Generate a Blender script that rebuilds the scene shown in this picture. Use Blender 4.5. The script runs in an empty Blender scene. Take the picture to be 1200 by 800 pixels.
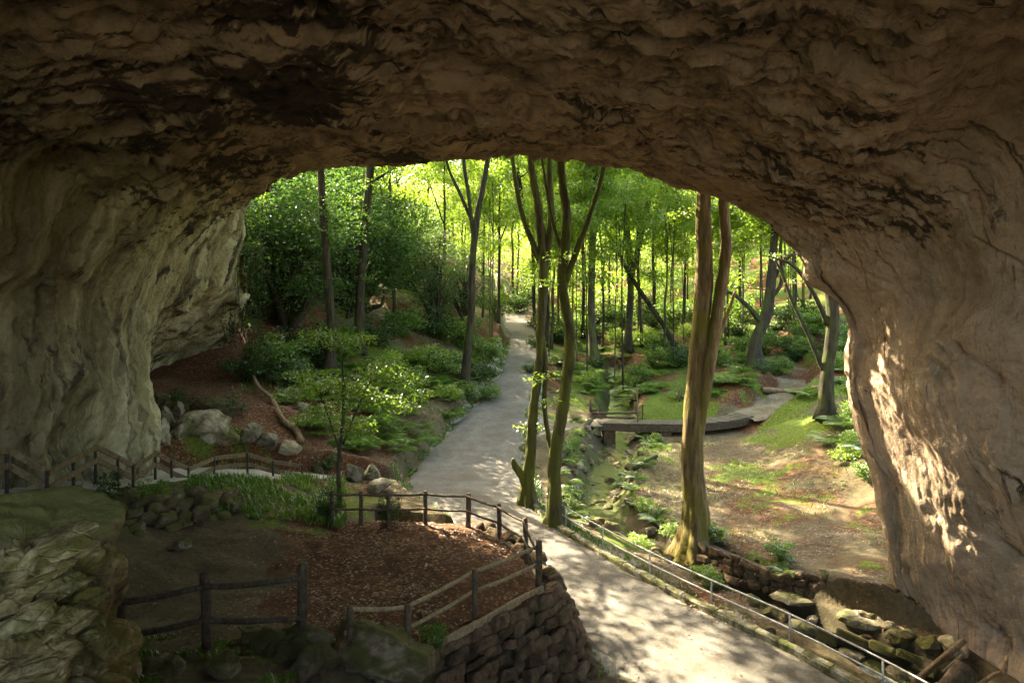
import bpy, math, random
import numpy as np
from mathutils import Vector
R = math.radians
S = bpy.context.scene
COL = S.collection

# ------------------------------------------------------------------ camera
F = 800.0          # focal length in pixels of a 1200 px wide frame
cam_d = bpy.data.cameras.new('camera'); cam = bpy.data.objects.new('camera', cam_d); COL.objects.link(cam)
cam.location = (0, 0, 0); cam.rotation_euler = (R(90), 0, 0)
cam_d.sensor_width = 36; cam_d.lens = 24; cam_d.shift_y = -70.0/1200
cam_d.clip_start = .05; cam_d.clip_end = 3000
S.camera = cam
# ------------------------------------------------------------------ light
SUN = Vector((-.50, .60, .63)).normalized()      # towards the sun
el = math.asin(SUN.z); az = math.atan2(SUN.x, SUN.y)
W = bpy.data.worlds.new('World'); S.world = W; W.use_nodes = True
nt = W.node_tree; nt.nodes.clear()
sky = nt.nodes.new('ShaderNodeTexSky'); sky.sky_type = 'NISHITA'; sky.sun_disc = False
sky.sun_elevation = el; sky.sun_rotation = az; sky.air_density = 1.0; sky.dust_density = 4.0; sky.ozone_density = .2
bg = nt.nodes.new('ShaderNodeBackground'); bg.inputs[1].default_value = .15
wo = nt.nodes.new('ShaderNodeOutputWorld')
nt.links.new(sky.outputs[0], bg.inputs[0]); nt.links.new(bg.outputs[0], wo.inputs[0])
sd = bpy.data.lights.new('sun', 'SUN'); sd.energy = 4.1; sd.angle = R(.4); sd.color = (1, .93, .80)
so = bpy.data.objects.new('sun', sd); COL.objects.link(so)
so.rotation_euler = SUN.to_track_quat('Z', 'Y').to_euler(); so.location = (-30, 30, 40)
S.view_settings.view_transform = 'Standard'; S.view_settings.look = 'None'
S.view_settings.gamma = 1; S.view_settings.exposure = 3.6
S.view_settings.use_white_balance = True; S.view_settings.white_balance_temperature = 8000; S.view_settings.white_balance_tint = 6
S.render.engine = 'CYCLES'
S.cycles.use_denoising = True
S.cycles.max_bounces = 8; S.cycles.diffuse_bounces = 7; S.cycles.glossy_bounces = 2
S.cycles.transmission_bounces = 4; S.cycles.transparent_max_bounces = 4
S.cycles.caustics_reflective = False; S.cycles.caustics_refractive = False
S.cycles.sample_clamp_indirect = 4

# ------------------------------------------------------------------ helpers
def P(px, py, d): return np.array(((px-600)/F*d, d, (330-py)/F*d))
def PV(l): return [P(*q) for q in l]

_rs = np.random.RandomState(7)
_perm = _rs.permutation(256).astype(np.int64); _perm = np.concatenate([_perm, _perm, _perm])
_g = _rs.normal(size=(256, 3)); _g /= np.linalg.norm(_g, axis=1)[:, None]
def pn(p):
    p = np.asarray(p, float); i = np.floor(p).astype(np.int64); f = p-i; i &= 255
    u = f*f*f*(f*(f*6-15)+10); out = 0
    for dx in (0, 1):
        wx = u[:, 0] if dx else 1-u[:, 0]; a = _perm[(i[:, 0]+dx) & 255]
        for dy in (0, 1):
            wy = u[:, 1] if dy else 1-u[:, 1]; b = _perm[a+((i[:, 1]+dy) & 255)]
            for dz in (0, 1):
                wz = u[:, 2] if dz else 1-u[:, 2]; c = _perm[b+((i[:, 2]+dz) & 255)] & 255
                g = _g[c]
                out = out + wx*wy*wz*(g[:, 0]*(f[:, 0]-dx)+g[:, 1]*(f[:, 1]-dy)+g[:, 2]*(f[:, 2]-dz))
    return out*1.5
def fbm(p, o=4, gain=.5, lac=2.03):
    p = np.asarray(p, float); a = 1; r = 0
    for k in range(o):
        r = r+a*pn(p+k*17.3); p = p*lac; a *= gain
    return r
def ridged(p, o=4):
    p = np.asarray(p, float); a = 1; r = 0
    for k in range(o):
        r = r+a*(1-np.abs(pn(p+k*9.1))*2); p = p*2.07; a *= .5
    return r
def sst(a, b, x):
    t = np.clip((x-a)/(b-a), 0, 1); return t*t*(3-2*t)

def mesh(name, v, faces, mat=None, smooth=True, n=None):
    """v (N,3); faces: (M,k) array or a list of such arrays"""
    me = bpy.data.meshes.new(name)
    if isinstance(faces, np.ndarray): faces = [faces]
    faces = [np.asarray(f, np.int32) for f in faces if len(f)]
    v = np.asarray(v, np.float32)
    me.vertices.add(len(v)); me.vertices.foreach_set('co', v.ravel())
    lp = np.concatenate([f.ravel() for f in faces]); tot = np.concatenate([np.full(len(f), f.shape[1], np.int32) for f in faces])
    st = np.concatenate([[0], np.cumsum(tot)[:-1]]).astype(np.int32)
    me.loops.add(len(lp)); me.loops.foreach_set('vertex_index', lp)
    me.polygons.add(len(tot)); me.polygons.foreach_set('loop_start', st); me.polygons.foreach_set('loop_total', tot)
    me.polygons.foreach_set('use_smooth', np.full(len(tot), bool(smooth)))
    if mat: me.materials.append(mat)
    me.update(calc_edges=True)
    return me
def obj(name, me, parent=None, loc=None):
    o = bpy.data.objects.new(name, me); COL.objects.link(o)
    if parent: o.parent = parent
    if loc is not None and not parent: o.location = loc      # a child sits at its thing's own base
    return o
def tag(o, label=None, cat=None, group=None, kind=None):
    if label: o['label'] = label
    if cat: o['category'] = cat
    if group: o['group'] = group
    if kind or cat: o['kind'] = kind or 'thing'
    return o
def empty(name, loc=(0, 0, 0)):
    o = bpy.data.objects.new(name, None); COL.objects.link(o); o.location = loc; o.empty_display_size = .2; return o
class MB:
    """collects geometry for ONE mesh"""
    def __init__(s): s.v = []; s.q = []; s.t = []; s.n = 0
    def add(s, v, q=None, t=None):
        v = np.asarray(v, float)
        if q is not None and len(q): s.q.append(np.asarray(q)+s.n)
        if t is not None and len(t): s.t.append(np.asarray(t)+s.n)
        s.v.append(v); s.n += len(v); return s
    def tube(s, pts, rad, sides=10, bump=0., flare=0., seed=0, cap=True, lobes=5, furrow=0.):
        pts = np.asarray(pts, float); rad = np.asarray(rad, float)*np.ones(len(pts))
        n = len(pts); tan = np.gradient(pts, axis=0); tan /= np.linalg.norm(tan, axis=1)[:, None]+1e-9
        ref = np.array((0.3, 1, .1)) if abs(tan[0, 2]) > .7 else np.array((0, 0, 1.))
        a = np.cross(tan[0], ref); a /= np.linalg.norm(a)
        an = np.linspace(0, 2*np.pi, sides, endpoint=False); vs = []
        L = np.concatenate([[0], np.cumsum(np.linalg.norm(np.diff(pts, axis=0), axis=1))])
        for i in range(n):
            a = a-tan[i]*a.dot(tan[i]); a /= np.linalg.norm(a)+1e-9; b = np.cross(tan[i], a)
            r = np.full(sides, rad[i])
            if flare: 
                e = math.exp(-L[i]/(rad[0]*2.2)); r = r*(1+flare*e*(.75+.6*np.cos(an*lobes+seed)*np.cos(an*2+seed*2)))
            vs.append(pts[i]+(np.cos(an)*r)[:, None]*a+(np.sin(an)*r)[:, None]*b)
        v = np.concatenate(vs)
        if bump:
            ax = np.repeat(pts, sides, axis=0); rr = np.repeat(rad, sides)
            dn = (v-ax)/(np.linalg.norm(v-ax, axis=1)[:, None]+1e-9)
            sc = np.array((1, 1, .28))/(max(rad)*.9)
            v = v+dn*((fbm(v*sc+seed*3.7, 3)*bump)*rr)[:, None]
            if furrow: v = v+dn*(furrow*(ridged(v*np.array((7., 7., 1.1))+seed, 3)-.9+.5*fbm(v*np.array((3, 3, 2.))+seed, 3)))[:, None]
        i = np.arange(n-1)[:, None]*sides; j = np.arange(sides)[None]; k = (j+1) % sides
        q = np.stack([i+j, i+k, i+sides+k, i+sides+j], -1).reshape(-1, 4)
        t = None
        if cap:
            v = np.concatenate([v, pts[:1], pts[-1:]]); c0, c1 = n*sides, n*sides+1; j = np.arange(sides); k = (j+1) % sides
            t = np.concatenate([np.stack([np.full(sides, c0), k, j], 1), np.stack([np.full(sides, c1), (n-1)*sides+j, (n-1)*sides+k], 1)])
        return s.add(v, q, t)
    def box(s, c, sz, ax=None, jit=0, rng=None):
        """box with centre c, full sizes sz, axes rows ax"""
        ax = np.eye(3) if ax is None else np.asarray(ax, float)
        b = np.array([(x, y, z) for x in (-.5, .5) for y in (-.5, .5) for z in (-.5, .5)])*np.asarray(sz)
        if jit: b = b+rng.normal(size=b.shape)*jit
        v = b@ax+np.asarray(c)
        return s.add(v, [(0, 1, 3, 2), (4, 6, 7, 5), (0, 4, 5, 1), (2, 3, 7, 6), (0, 2, 6, 4), (1, 5, 7, 3)])
    def beam(s, a, b, w, h, n=1, wob=0, seed=0):
        """squared timber from a to b, chamfered section"""
        a = np.asarray(a, float); b = np.asarray(b, float); d = b-a; L = np.linalg.norm(d); d /= L
        up = np.array((0, 0, 1.)) if abs(d[2]) < .9 else np.array((0, 1., 0)); r = np.cross(d, up); r /= np.linalg.norm(r); u = np.cross(r, d)
        c = .18*min(w, h); sec = [(-w/2+c, -h/2), (w/2-c, -h/2), (w/2, -h/2+c), (w/2, h/2-c), (w/2-c, h/2), (-w/2+c, h/2), (-w/2, h/2-c), (-w/2, -h/2+c)]
        m = max(2, n+1); vs = []
        for i in range(m):
            t = i/(m-1); p = a+(b-a)*t
            if wob and 0 < i < m-1: rg = np.random.RandomState(seed*31+i); p = p+r*rg.normal()*wob+u*rg.normal()*wob
            vs += [p+r*x+u*y for x, y in sec]
        vs = np.array(vs); k = 8; i = np.arange(m-1)[:, None]*k; j = np.arange(k)[None]; jn = (j+1) % k
        q = np.stack([i+j, i+jn, i+k+jn, i+k+j], -1).reshape(-1, 4)
        vs = np.concatenate([vs, [a, b]]); j = np.arange(k); jn = (j+1) % k
        t = np.concatenate([np.stack([np.full(k, m*k), jn, j], 1), np.stack([np.full(k, m*k+1), (m-1)*k+j, (m-1)*k+jn], 1)])
        return s.add(vs, q, t)
    def build(s, name, mat, parent=None, smooth=True, loc=None):
        f = []
        if s.q: f.append(np.concatenate(s.q))
        if s.t: f.append(np.concatenate(s.t))
        v = np.concatenate(s.v)
        if loc is not None: v = v-np.asarray(loc)
        return obj(name, mesh(name, v, f, mat, smooth), parent, loc)

def catmull(pts, n):
    """resample a polyline to n points with a Catmull-Rom spline (any dimension)"""
    p = np.asarray(pts, float); m = len(p); t = np.linspace(0, m-1, n); i = np.clip(t.astype(int), 0, m-2); f = (t-i)[:, None]
    g = lambda k: p[np.clip(k, 0, m-1)]
    a, b, c, d = g(i-1), g(i), g(i+1), g(i+2)
    a = np.where((i == 0)[:, None], 2*b-c, a); d = np.where((i == m-2)[:, None], 2*c-b, d)
    return .5*(2*b+(c-a)*f+(2*a-5*b+4*c-d)*f**2+(3*b-a-3*c+d)*f**3)
def seg_dist(x, y, pl):
    """distance from points to a polyline in plan; also parameter (index+fraction)"""
    pl = np.asarray(pl, float); best = np.full(x.shape, 1e9); par = np.zeros(x.shape); side = np.zeros(x.shape)
    for i in range(len(pl)-1):
        ax, ay = pl[i][:2]; bx, by = pl[i+1][:2]; dx, dy = bx-ax, by-ay; l2 = dx*dx+dy*dy+1e-12
        t = np.clip(((x-ax)*dx+(y-ay)*dy)/l2, 0, 1); qx = ax+t*dx; qy = ay+t*dy
        d = np.hypot(x-qx, y-qy); m = d < best
        best[m] = d[m]; par[m] = i+t[m]; side[m] = np.sign((x-ax)*dy-(y-ay)*dx)[m]
    return best, par, side
def in_poly(x, y, poly):
    c = np.zeros(x.shape, bool); n = len(poly); j = n-1
    for i in range(n):
        xi, yi = poly[i]; xj, yj = poly[j]
        c ^= ((yi > y) != (yj > y)) & (x < (xj-xi)*(y-yi)/(yj-yi+1e-12)+xi); j = i
    return c

# ------------------------------------------------------------------ materials
class N:
    """a tiny node-graph writer"""
    def __init__(s, name):
        s.m = bpy.data.materials.new(name); s.m.use_nodes = True; s.t = s.m.node_tree; s.t.nodes.clear()
        s.out = s.t.nodes.new('ShaderNodeOutputMaterial')
    def n(s, typ, **kw):
        x = s.t.nodes.new('ShaderNode'+typ)
        for k, v in kw.items(): setattr(x, k, v)
        return x
    def put(s, sock, v):
        if isinstance(v, bpy.types.NodeSocket): s.t.links.new(v, sock)
        elif v is not None:
            if hasattr(sock.default_value, '__len__') and len(sock.default_value) == 4 and len(v) == 3: v = (*v, 1)
            sock.default_value = v
    def pos(s, scale=(1, 1, 1), kind='Position', off=(0, 0, 0)):
        if kind == 'Position': g = s.n('NewGeometry').outputs['Position']
        else: g = s.n('TexCoord').outputs[kind]
        m = s.n('Mapping'); s.put(m.inputs[0], g); m.inputs['Scale'].default_value = scale; m.inputs['Location'].default_value = off
        return m.outputs[0]
    def noise(s, vec, scale=1, detail=4, rough=.55, dist=0, out='Fac'):
        x = s.n('TexNoise'); s.put(x.inputs['Vector'], vec); x.inputs['Scale'].default_value = scale; x.inputs['Detail'].default_value = detail
        x.inputs['Roughness'].default_value = rough; x.inputs['Distortion'].default_value = dist; return x.outputs[out]
    def voro(s, vec, scale=1, feature='F1', out='Distance', rnd=1):
        x = s.n('TexVoronoi', feature=feature); s.put(x.inputs['Vector'], vec); x.inputs['Scale'].default_value = scale
        x.inputs['Randomness'].default_value = rnd; return x.outputs[out]
    def ramp(s, fac, stops, interp='LINEAR'):
        x = s.n('ValToRGB'); s.put(x.inputs[0], fac); cr = x.color_ramp; cr.interpolation = interp
        while len(cr.elements) < len(stops): cr.elements.new(.5)
        for e, (p, c) in zip(cr.elements, stops):
            e.position = p; e.color = (c, c, c, 1) if not hasattr(c, '__len__') else (*c, 1)
        return x.outputs[0]
    def mix(s, f, a, b, mode='MIX'):
        x = s.n('Mix', data_type='RGBA', blend_type=mode); s.put(x.inputs[0], f); s.put(x.inputs[6], a); s.put(x.inputs[7], b); return x.outputs[2]
    def math(s, op, a, b=None, c=None, clamp=False):
        x = s.n('Math', operation=op, use_clamp=clamp); s.put(x.inputs[0], a)
        if b is not None: s.put(x.inputs[1], b)
        if c is not None: s.put(x.inputs[2], c)
        return x.outputs[0]
    def step(s, a, b, x):
        m = s.n('MapRange', interpolation_type='SMOOTHSTEP'); s.put(m.inputs[0], x); m.inputs[1].default_value = a; m.inputs[2].default_value = b; return m.outputs[0]
    def sep(s, v):
        x = s.n('SeparateXYZ'); s.put(x.inputs[0], v); return x.outputs
    def attr(s, name, out='Color'): return s.n('Attribute', attribute_name=name).outputs[out]
    def bump(s, h, strength=.5, dist=.05, normal=None):
        b = s.n('Bump'); b.inputs['Strength'].default_value = strength; b.inputs['Distance'].default_value = dist; s.put(b.inputs['Height'], h)
        if normal: s.put(b.inputs['Normal'], normal)
        return b.outputs[0]
    def principled(s, col, rough=.8, normal=None, spec=.3, metal=0):
        p = s.n('BsdfPrincipled'); s.put(p.inputs['Base Color'], col); s.put(p.inputs['Roughness'], rough)
        s.put(p.inputs['Specular IOR Level'], spec); s.put(p.inputs['Metallic'], metal)
        if normal: s.put(p.inputs['Normal'], normal)
        s.t.links.new(p.outputs[0], s.out.inputs[0]); return s.m

def mat_leaf(name, dark, mid, lite, trans, tw=.45, gloss=.12, rough=.45):
    a = N(name); r = a.n('NewGeometry').outputs['Random Per Island']; o = a.n('ObjectInfo').outputs['Random']
    big = a.noise(a.pos((1, 1, 1)), .45, 2)
    f = a.math('ADD', a.math('MULTIPLY', r, .55), a.math('ADD', a.math('MULTIPLY', big, .5), a.math('MULTIPLY', o, .2)))
    c = a.ramp(f, [(.2, dark), (.55, mid), (.95, lite)])
    d = a.n('BsdfDiffuse'); a.put(d.inputs[0], c)
    t = a.n('BsdfTranslucent'); a.put(t.inputs[0], a.mix(1, a.mix(f, (trans[0]*.6, trans[1]*.75, trans[2]*.7), trans), (1, 1, 1), 'MULTIPLY'))
    m = a.n('MixShader'); m.inputs[0].default_value = tw; a.t.links.new(d.outputs[0], m.inputs[1]); a.t.links.new(t.outputs[0], m.inputs[2])
    g = a.n('BsdfGlossy'); g.inputs[0].default_value = (1, 1, 1, 1); g.inputs[1].default_value = rough
    m2 = a.n('MixShader'); fr = a.n('Fresnel'); fr.inputs[0].default_value = 1.4
    a.put(m2.inputs[0], a.math('MULTIPLY', fr.outputs[0], gloss)); a.t.links.new(m.outputs[0], m2.inputs[1]); a.t.links.new(g.outputs[0], m2.inputs[2])
    a.t.links.new(m2.outputs[0], a.out.inputs[0]); return a.m
def mat_bark(name, c0, c1, moss=(.07, .085, .015), mosslo=.45, mosshi=.65, scale=1., dark=.35):
    a = N(name); p = a.pos((6*scale, 6*scale, 1.0*scale)); n1 = a.noise(p, 1.3, 6, .62); n2 = a.noise(a.pos((1, 1, .5)), 1.4, 5, .6)
    c = a.ramp(n1, [(.3, tuple(x*dark for x in c0)), (.5, c0), (.72, c1)])
    nz = a.sep(a.n('NewGeometry').outputs['Normal'])
    ms = a.step(mosslo, mosshi, a.math('ADD', n2, a.math('MULTIPLY', nz[0], -.08)))
    fine = a.noise(a.pos((1, 1, 1)), 30, 3)
    c = a.mix(a.math('MULTIPLY', ms, .85), c, a.mix(fine, tuple(x*.45 for x in moss), tuple(x*1.4 for x in moss)))
    h = a.math('ADD', n1, a.math('MULTIPLY', fine, .25))
    return a.principled(c, .9, a.bump(h, 1., .09), .2)
def mat_rock(name, tan, grey, dark, green=(.06, .07, .02), gl=.5, gh=.7, topmoss=0., sc=1., cracks=.12):
    a = N(name); p = a.pos((sc, sc, sc))
    n1 = a.noise(p, 1.6, 8, .65, .6); n2 = a.noise(p, 9, 5, .6); cr = a.voro(a.pos((sc*1.2, sc*1.2, sc*2.8)), 1.6, 'DISTANCE_TO_EDGE')
    c = a.ramp(n1, [(.32, dark), (.47, tan), (.62, grey), (.8, tuple(min(1, x*1.25) for x in grey))])
    c = a.mix(a.math('MULTIPLY', a.ramp(n2, [(.35, 1.), (.5, 0.)]), .5), c, dark)
    c = a.mix(a.math('MULTIPLY', a.ramp(cr, [(0, 1.), (.03, 0.)]), cracks), c, tuple(x*.5 for x in dark))
    nz = a.sep(a.n('NewGeometry').outputs['Normal'])[2]; gm = a.noise(p, 1.1, 6, .6)
    g = a.step(gl, gh, a.math('ADD', gm, a.math('MULTIPLY', nz, topmoss)))
    c = a.mix(a.math('MULTIPLY', g, .85), c, a.mix(a.noise(p, 25, 3), tuple(x*.5 for x in green), tuple(x*1.5 for x in green)))
    rv = a.math('FRACT', a.math('ADD', a.n('NewGeometry').outputs['Random Per Island'], a.math('MULTIPLY', a.n('ObjectInfo').outputs['Random'], 3.7)))
    c = a.mix(1, c, a.ramp(rv, [(0, (.50, .47, .45)), (.35, (.85, .85, .82)), (.7, (1, .93, .84)), (1, (1, 1, 1))]), 'MULTIPLY')
    h = a.math('ADD', a.math('ADD', n1, a.math('MULTIPLY', n2, .3)), a.math('MULTIPLY', a.ramp(cr, [(0, 0.), (.06, 1.)]), cracks*.5))
    return a.principled(c, .88, a.bump(h, .8, .12), .25)
def mat_wood(name, c0, c1, along='z', sc=1.):
    a = N(name); p = a.pos((14*sc, 14*sc, 14*sc), 'Object'); n1 = a.noise(a.pos((3, 3, 3)), 1.2, 5, .6, 1.5); n2 = a.noise(a.pos((22, 22, 9)), 1, 4, .6)
    f = a.math('ADD', a.math('MULTIPLY', n1, .5), a.math('MULTIPLY', n2, .5))
    c = a.ramp(f, [(.32, tuple(x*.4 for x in c0)), (.48, c0), (.66, c1)])
    return a.principled(c, .82, a.bump(n2, .6, .02), .25)
# ------------------------------------------------------------------ ground shape
PATH = catmull([(9.8, 6.5, -9.2, 2.0), (5.9, 14.2, -9.05, 2.15), (2.55, 19.5, -9.0, 1.9), (-.7, 25.6, -9.0, 2.0), (-1.9, 29.5, -8.95, 2.7), (-2.0, 34, -8.85, 2.6), (-.9, 42, -8.0, 1.9), (.75, 53, -6.1, 1.45), (.3, 75, -3.9, 1.25), (-4, 98, -1.2, 1.2)], 140)   # x, y, z, half width
WALK = catmull([(-12.6, 10.5, -4.3, .8), (-12.3, 14, -4.7, .8), (-12.0, 17.4, -5.45, .75), (-12.3, 20.5, -6.1, .75), (-11.7, 23.3, -6.6, 1.3), (-10.0, 25.3, -7.15, 1.5), (-8.0, 27.2, -7.85, 1.3), (-5.9, 28.4, -8.55, 1.1), (-4.4, 29.1, -8.97, .8)], 80)
TRAIL = catmull([(0.6, 38.5, -8.45, 1.0), (2.4, 40.6, -8.5, 1.0), (4.8, 41.6, -8.55, .9), (7.5, 41.4, -8.55, .8), (11, 41.0, -8.45, .9), (14.6, 42.4, -8.25, 1.1), (18.5, 46, -7.5, 1.0), (21, 52, -6.6, 1.0), (22, 62, -5.6, 1.0)], 90)
STREAM = catmull([(9.5, 62, -7.6, 0.96), (8.2, 52, -8.9, 0.96), (6.6, 44, -9.5, 0.96), (6.0, 40, -9.7, 0.96), (4.9, 35.5, -9.85, 1.04), (3.9, 31.5, -10.0, 0.80), (4.2, 28, -10.05, 0.88), (6.0, 24.4, -10.1, 0.80), (8.1, 20.6, -10.2, 0.96), (10.1, 17.3, -10.25, 1.04), (13, 12, -10.3, 1.20)], 110)
TERR = [(-5.5, 20.7), (-3.4, 20.6), (-1.2, 20.35), (.05, 18.6), (.8, 16.2), (.55, 15.6), (-.75, 14.55), (-2.05, 12.8), (-3.3, 11.7), (-4.0, 9.4), (-5, 5), (-11, 5), (-11.2, 12), (-10.5, 16), (-9.7, 18.8), (-7.6, 20.6)]
BANKW = catmull([(6.7, 24.1), (7.6, 22.6), (8.9, 21.5), (10.3, 20.5), (11.6, 19.4), (13.0, 18.2)], 40)     # stone edge of the right-hand bank
_cp = [  # control points x, y, z of the base surface
 *PV([(230, 440, 36), (150, 440, 36), (330, 480, 31), (250, 500, 27.5), (200, 528, 24.3), (350, 520, 29), (450, 540, 31), (520, 530, 35), (480, 470, 40), (420, 410, 46), (560, 440, 47), (530, 400, 54),
     (350, 330, 56), (450, 330, 72), (520, 300, 95), (300, 330, 47), (700, 470, 48), (800, 430, 58), (900, 430, 52), (960, 440, 45), (885, 432, 48), (968, 490, 35), (1010, 540, 29), (870, 500, 40),
     (812, 648, 24), (900, 560, 31), (1000, 640, 23), (930, 690, 20.7), (1040, 690, 19.5), (760, 610, 27), (700, 380, 92), (750, 345, 115), (900, 345, 90), (1000, 420, 50), (1050, 380, 60), (1200, 330, 60), (420, 455, 38), (390, 520, 31)]),
 (-5, 20.3, -7.2), (-1.5, 20, -7.2), (.4, 16.5, -7.2), (-2, 13.4, -7.2), (-1, 15, -7.2), (-4, 17, -7.2), (-7, 19.5, -7.0), (-9.4, 18.3, -6.9), (-8, 16, -6.85), (-6, 15, -7.0), (-3.6, 12.6, -6.75), (-5.2, 12, -6.45), (-6.6, 11.6, -6.5), (-8.6, 13.5, -6.5),
 (-3.2, 10.6, -6.35), (-4.6, 9.8, -5.95), (-4.8, 8, -4.9), (-3, 7.5, -4.9), (0, 3, -2.6), (0, -4, -2.2), (-6, 3, -2.6), (-8, 9, -4.2), (-12, 5, -3.4), (-10, 10.5, -4.2), (-13, -10, -4), (0, -20, -5), (12, -20, -7),
 (-12, 16, -5.2), (-11.8, 20, -6.0), (-14, 20, -5.9), (12.4, 17.2, -9.95), (13.4, 15.6, -9.95), (12.2, 18.6, -9.8), (14.6, 18.5, -9.7), (15, 15, -9.9), (5, 11, -9.2), (2.2, 13, -9.35), (.2, 12.4, -9.2), (10, 8, -9.3), (13, 14, -9.7), (3.5, 4, -6.5), (8, 0, -8.5),
 (-20, 34, -4.6), (-24, 50, 4), (-40, 60, 9), (-40, 100, 16), (-15, 110, 8), (5, 140, 4), (40, 120, 8), (60, 80, 8), (50, 50, 2), (30, 30, -6.5), (20, 22, -8), (40, 20, -3), (0, 200, 22), (-80, 200, 34), (80, 200, 30), (-80, 90, 24), (80, 60, 14), (28, 62, -3), (16, 75, -5), (-14, 78, 3), (-6, 60, -1.8), (6, 66, -6.4), (14, 56, -7), (3.3, 41, -8.6), (1.6, 33.5, -9.0), (2.3, 29.5, -9.3), (12, 34, -8.8), (14, 28, -8.7), (10, 28, -9.1), (9, 36, -8.9)]
_cp = np.array([np.asarray(c, float) for c in _cp])
def _tps(cp, lam=.15):
    n = len(cp); d = np.hypot(cp[:, None, 0]-cp[None, :, 0], cp[:, None, 1]-cp[None, :, 1]); K = d+0.0
    A = np.zeros((n+3, n+3)); A[:n, :n] = -K+lam*np.eye(n)*-1; A[:n, n] = 1; A[:n, n+1:] = cp[:, :2]; A[n:, :n] = A[:n, n:].T
    b = np.zeros(n+3); b[:n] = cp[:, 2]; return np.linalg.solve(A, b)
_w = _tps(_cp)
def _base(x, y):
    r = _w[-3]+_w[-2]*x+_w[-1]*y; n = len(_cp)
    for i in range(n): r = r-_w[i]*np.hypot(x-_cp[i, 0], y-_cp[i, 1])
    return r
def _ribbon(z, x, y, rib, skirt, lower=0.):
    d, t, _ = seg_dist(x, y, rib[:, :2]); i = np.clip(t.astype(int), 0, len(rib)-2); f = t-i
    rz = rib[i, 2]*(1-f)+rib[i+1, 2]*f; hw = rib[i, 3]*(1-f)+rib[i+1, 3]*f
    w = 1-sst(0, 1, (d-hw-.12)/skirt); return z*(1-w)+(rz-lower)*w, d-hw
TD = np.array(TERR)
def ground_z(x, y, rough=True):
    x = np.atleast_1d(np.asarray(x, float)); y = np.atleast_1d(np.asarray(y, float)); z = _base(x, y)
    far = sst(14, 26, y)
    if rough:
        p = np.stack([x, y, 0*x], 1); z = z+fbm(p*.35, 3)*.2*(.35+.65*far)+fbm(p*1.6+5, 3)*.05+fbm(p*.09+9, 2)*np.clip((y-55)/40, 0, 1)*1.6
    # terrace kept apart from the ground below it
    ins = in_poly(x, y, TERR); dt, _, _ = seg_dist(x, y, np.vstack([TD[:10], TD[10:11]])); sdt = np.where(ins, -dt, dt)
    low = sst(.0, .45, sdt)*(1-sst(3.0, 5.5, sdt))*(y < 22.5)*(x > -4.5)
    z = np.where(ins & (y > 11.5), np.maximum(z, -7.25+.03*np.minimum(z*0+1, 1)), z)
    z = z*(1-low)+np.minimum(z, -9.05)*low
    z, dw = _ribbon(z, x, y, WALK, .5, .05)
    ztr, dtr = _ribbon(z, x, y, TRAIL, .8, .05)
    tt_ = seg_dist(x, y, TRAIL[:, :2])[1]; ztr = ztr-.6*sst(24, 28, tt_)*(1-sst(52, 57, tt_))*(1-sst(1.6, 3.2, dtr))
    ds, ts, _ = seg_dist(x, y, STREAM[:, :2]); i = np.clip(ts.astype(int), 0, len(STREAM)-2); f = ts-i
    sz = STREAM[i, 2]*(1-f)+STREAM[i+1, 2]*f; hw = STREAM[i, 3]*(1-f)+STREAM[i+1, 3]*f
    ins_bank = ds-hw
    z = ztr
    w = 1-sst(0, 1, (ins_bank+.35)/1.1); bed = sz-.16+.14*fbm(np.stack([x, y, 0*x], 1)*1.3, 3)
    z = np.where(bed < z, z*(1-w)+bed*w, z)
    # bank to the right of the stone edge stays flat, the ground before it drops
    db, tb, sb = seg_dist(x, y, BANKW); front = (sb > 0) & (y < 25)
    k = (1-sst(1.6, 2.6, db))*(sb > 0)*(y < 24.6)*(x > 6.6)*sst(.02, .3, db); z = z*(1-k)+np.minimum(z, -9.75)*k
    zp, dp = _ribbon(z, x, y, PATH, .55, .05)
    z = np.where(ins, z, zp) if True else zp
    return z
def gz(x, y): return float(ground_z([x], [y])[0])
def G(px, py, dmin=8, dmax=90):
    """where the view ray through a pixel meets the ground"""
    d = np.linspace(dmin, dmax, 2500); x = (px-600)/F*d; z = (330-py)/F*d; g = ground_z(x, d); k = np.argmax(z < g)
    return np.array((x[k], d[k], g[k]))

def _axis(segs):
    out = []
    for a, b, n in segs: out += list(np.linspace(a, b, n, endpoint=False))
    return np.array(out+[segs[-1][1]])
gx = _axis([(-160, -60, 14), (-60, -24, 40), (-24, -14, 50), (-14, 14, 280), (14, 26, 70), (26, 60, 40), (60, 160, 16)])
gy = _axis([(-60, -10, 12), (-10, 8, 36), (8, 32, 240), (32, 60, 150), (60, 110, 100), (110, 240, 40)])
X, Y = np.meshgrid(gx, gy); xf, yf = X.ravel(), Y.ravel(); zf = ground_z(xf, yf)
nx, ny = len(gx), len(gy); i = np.arange(ny-1)[:, None]*nx; j = np.arange(nx-1)[None]
gq = np.stack([i+j, i+j+1, i+nx+j+1, i+nx+j], -1).reshape(-1, 4)
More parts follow.
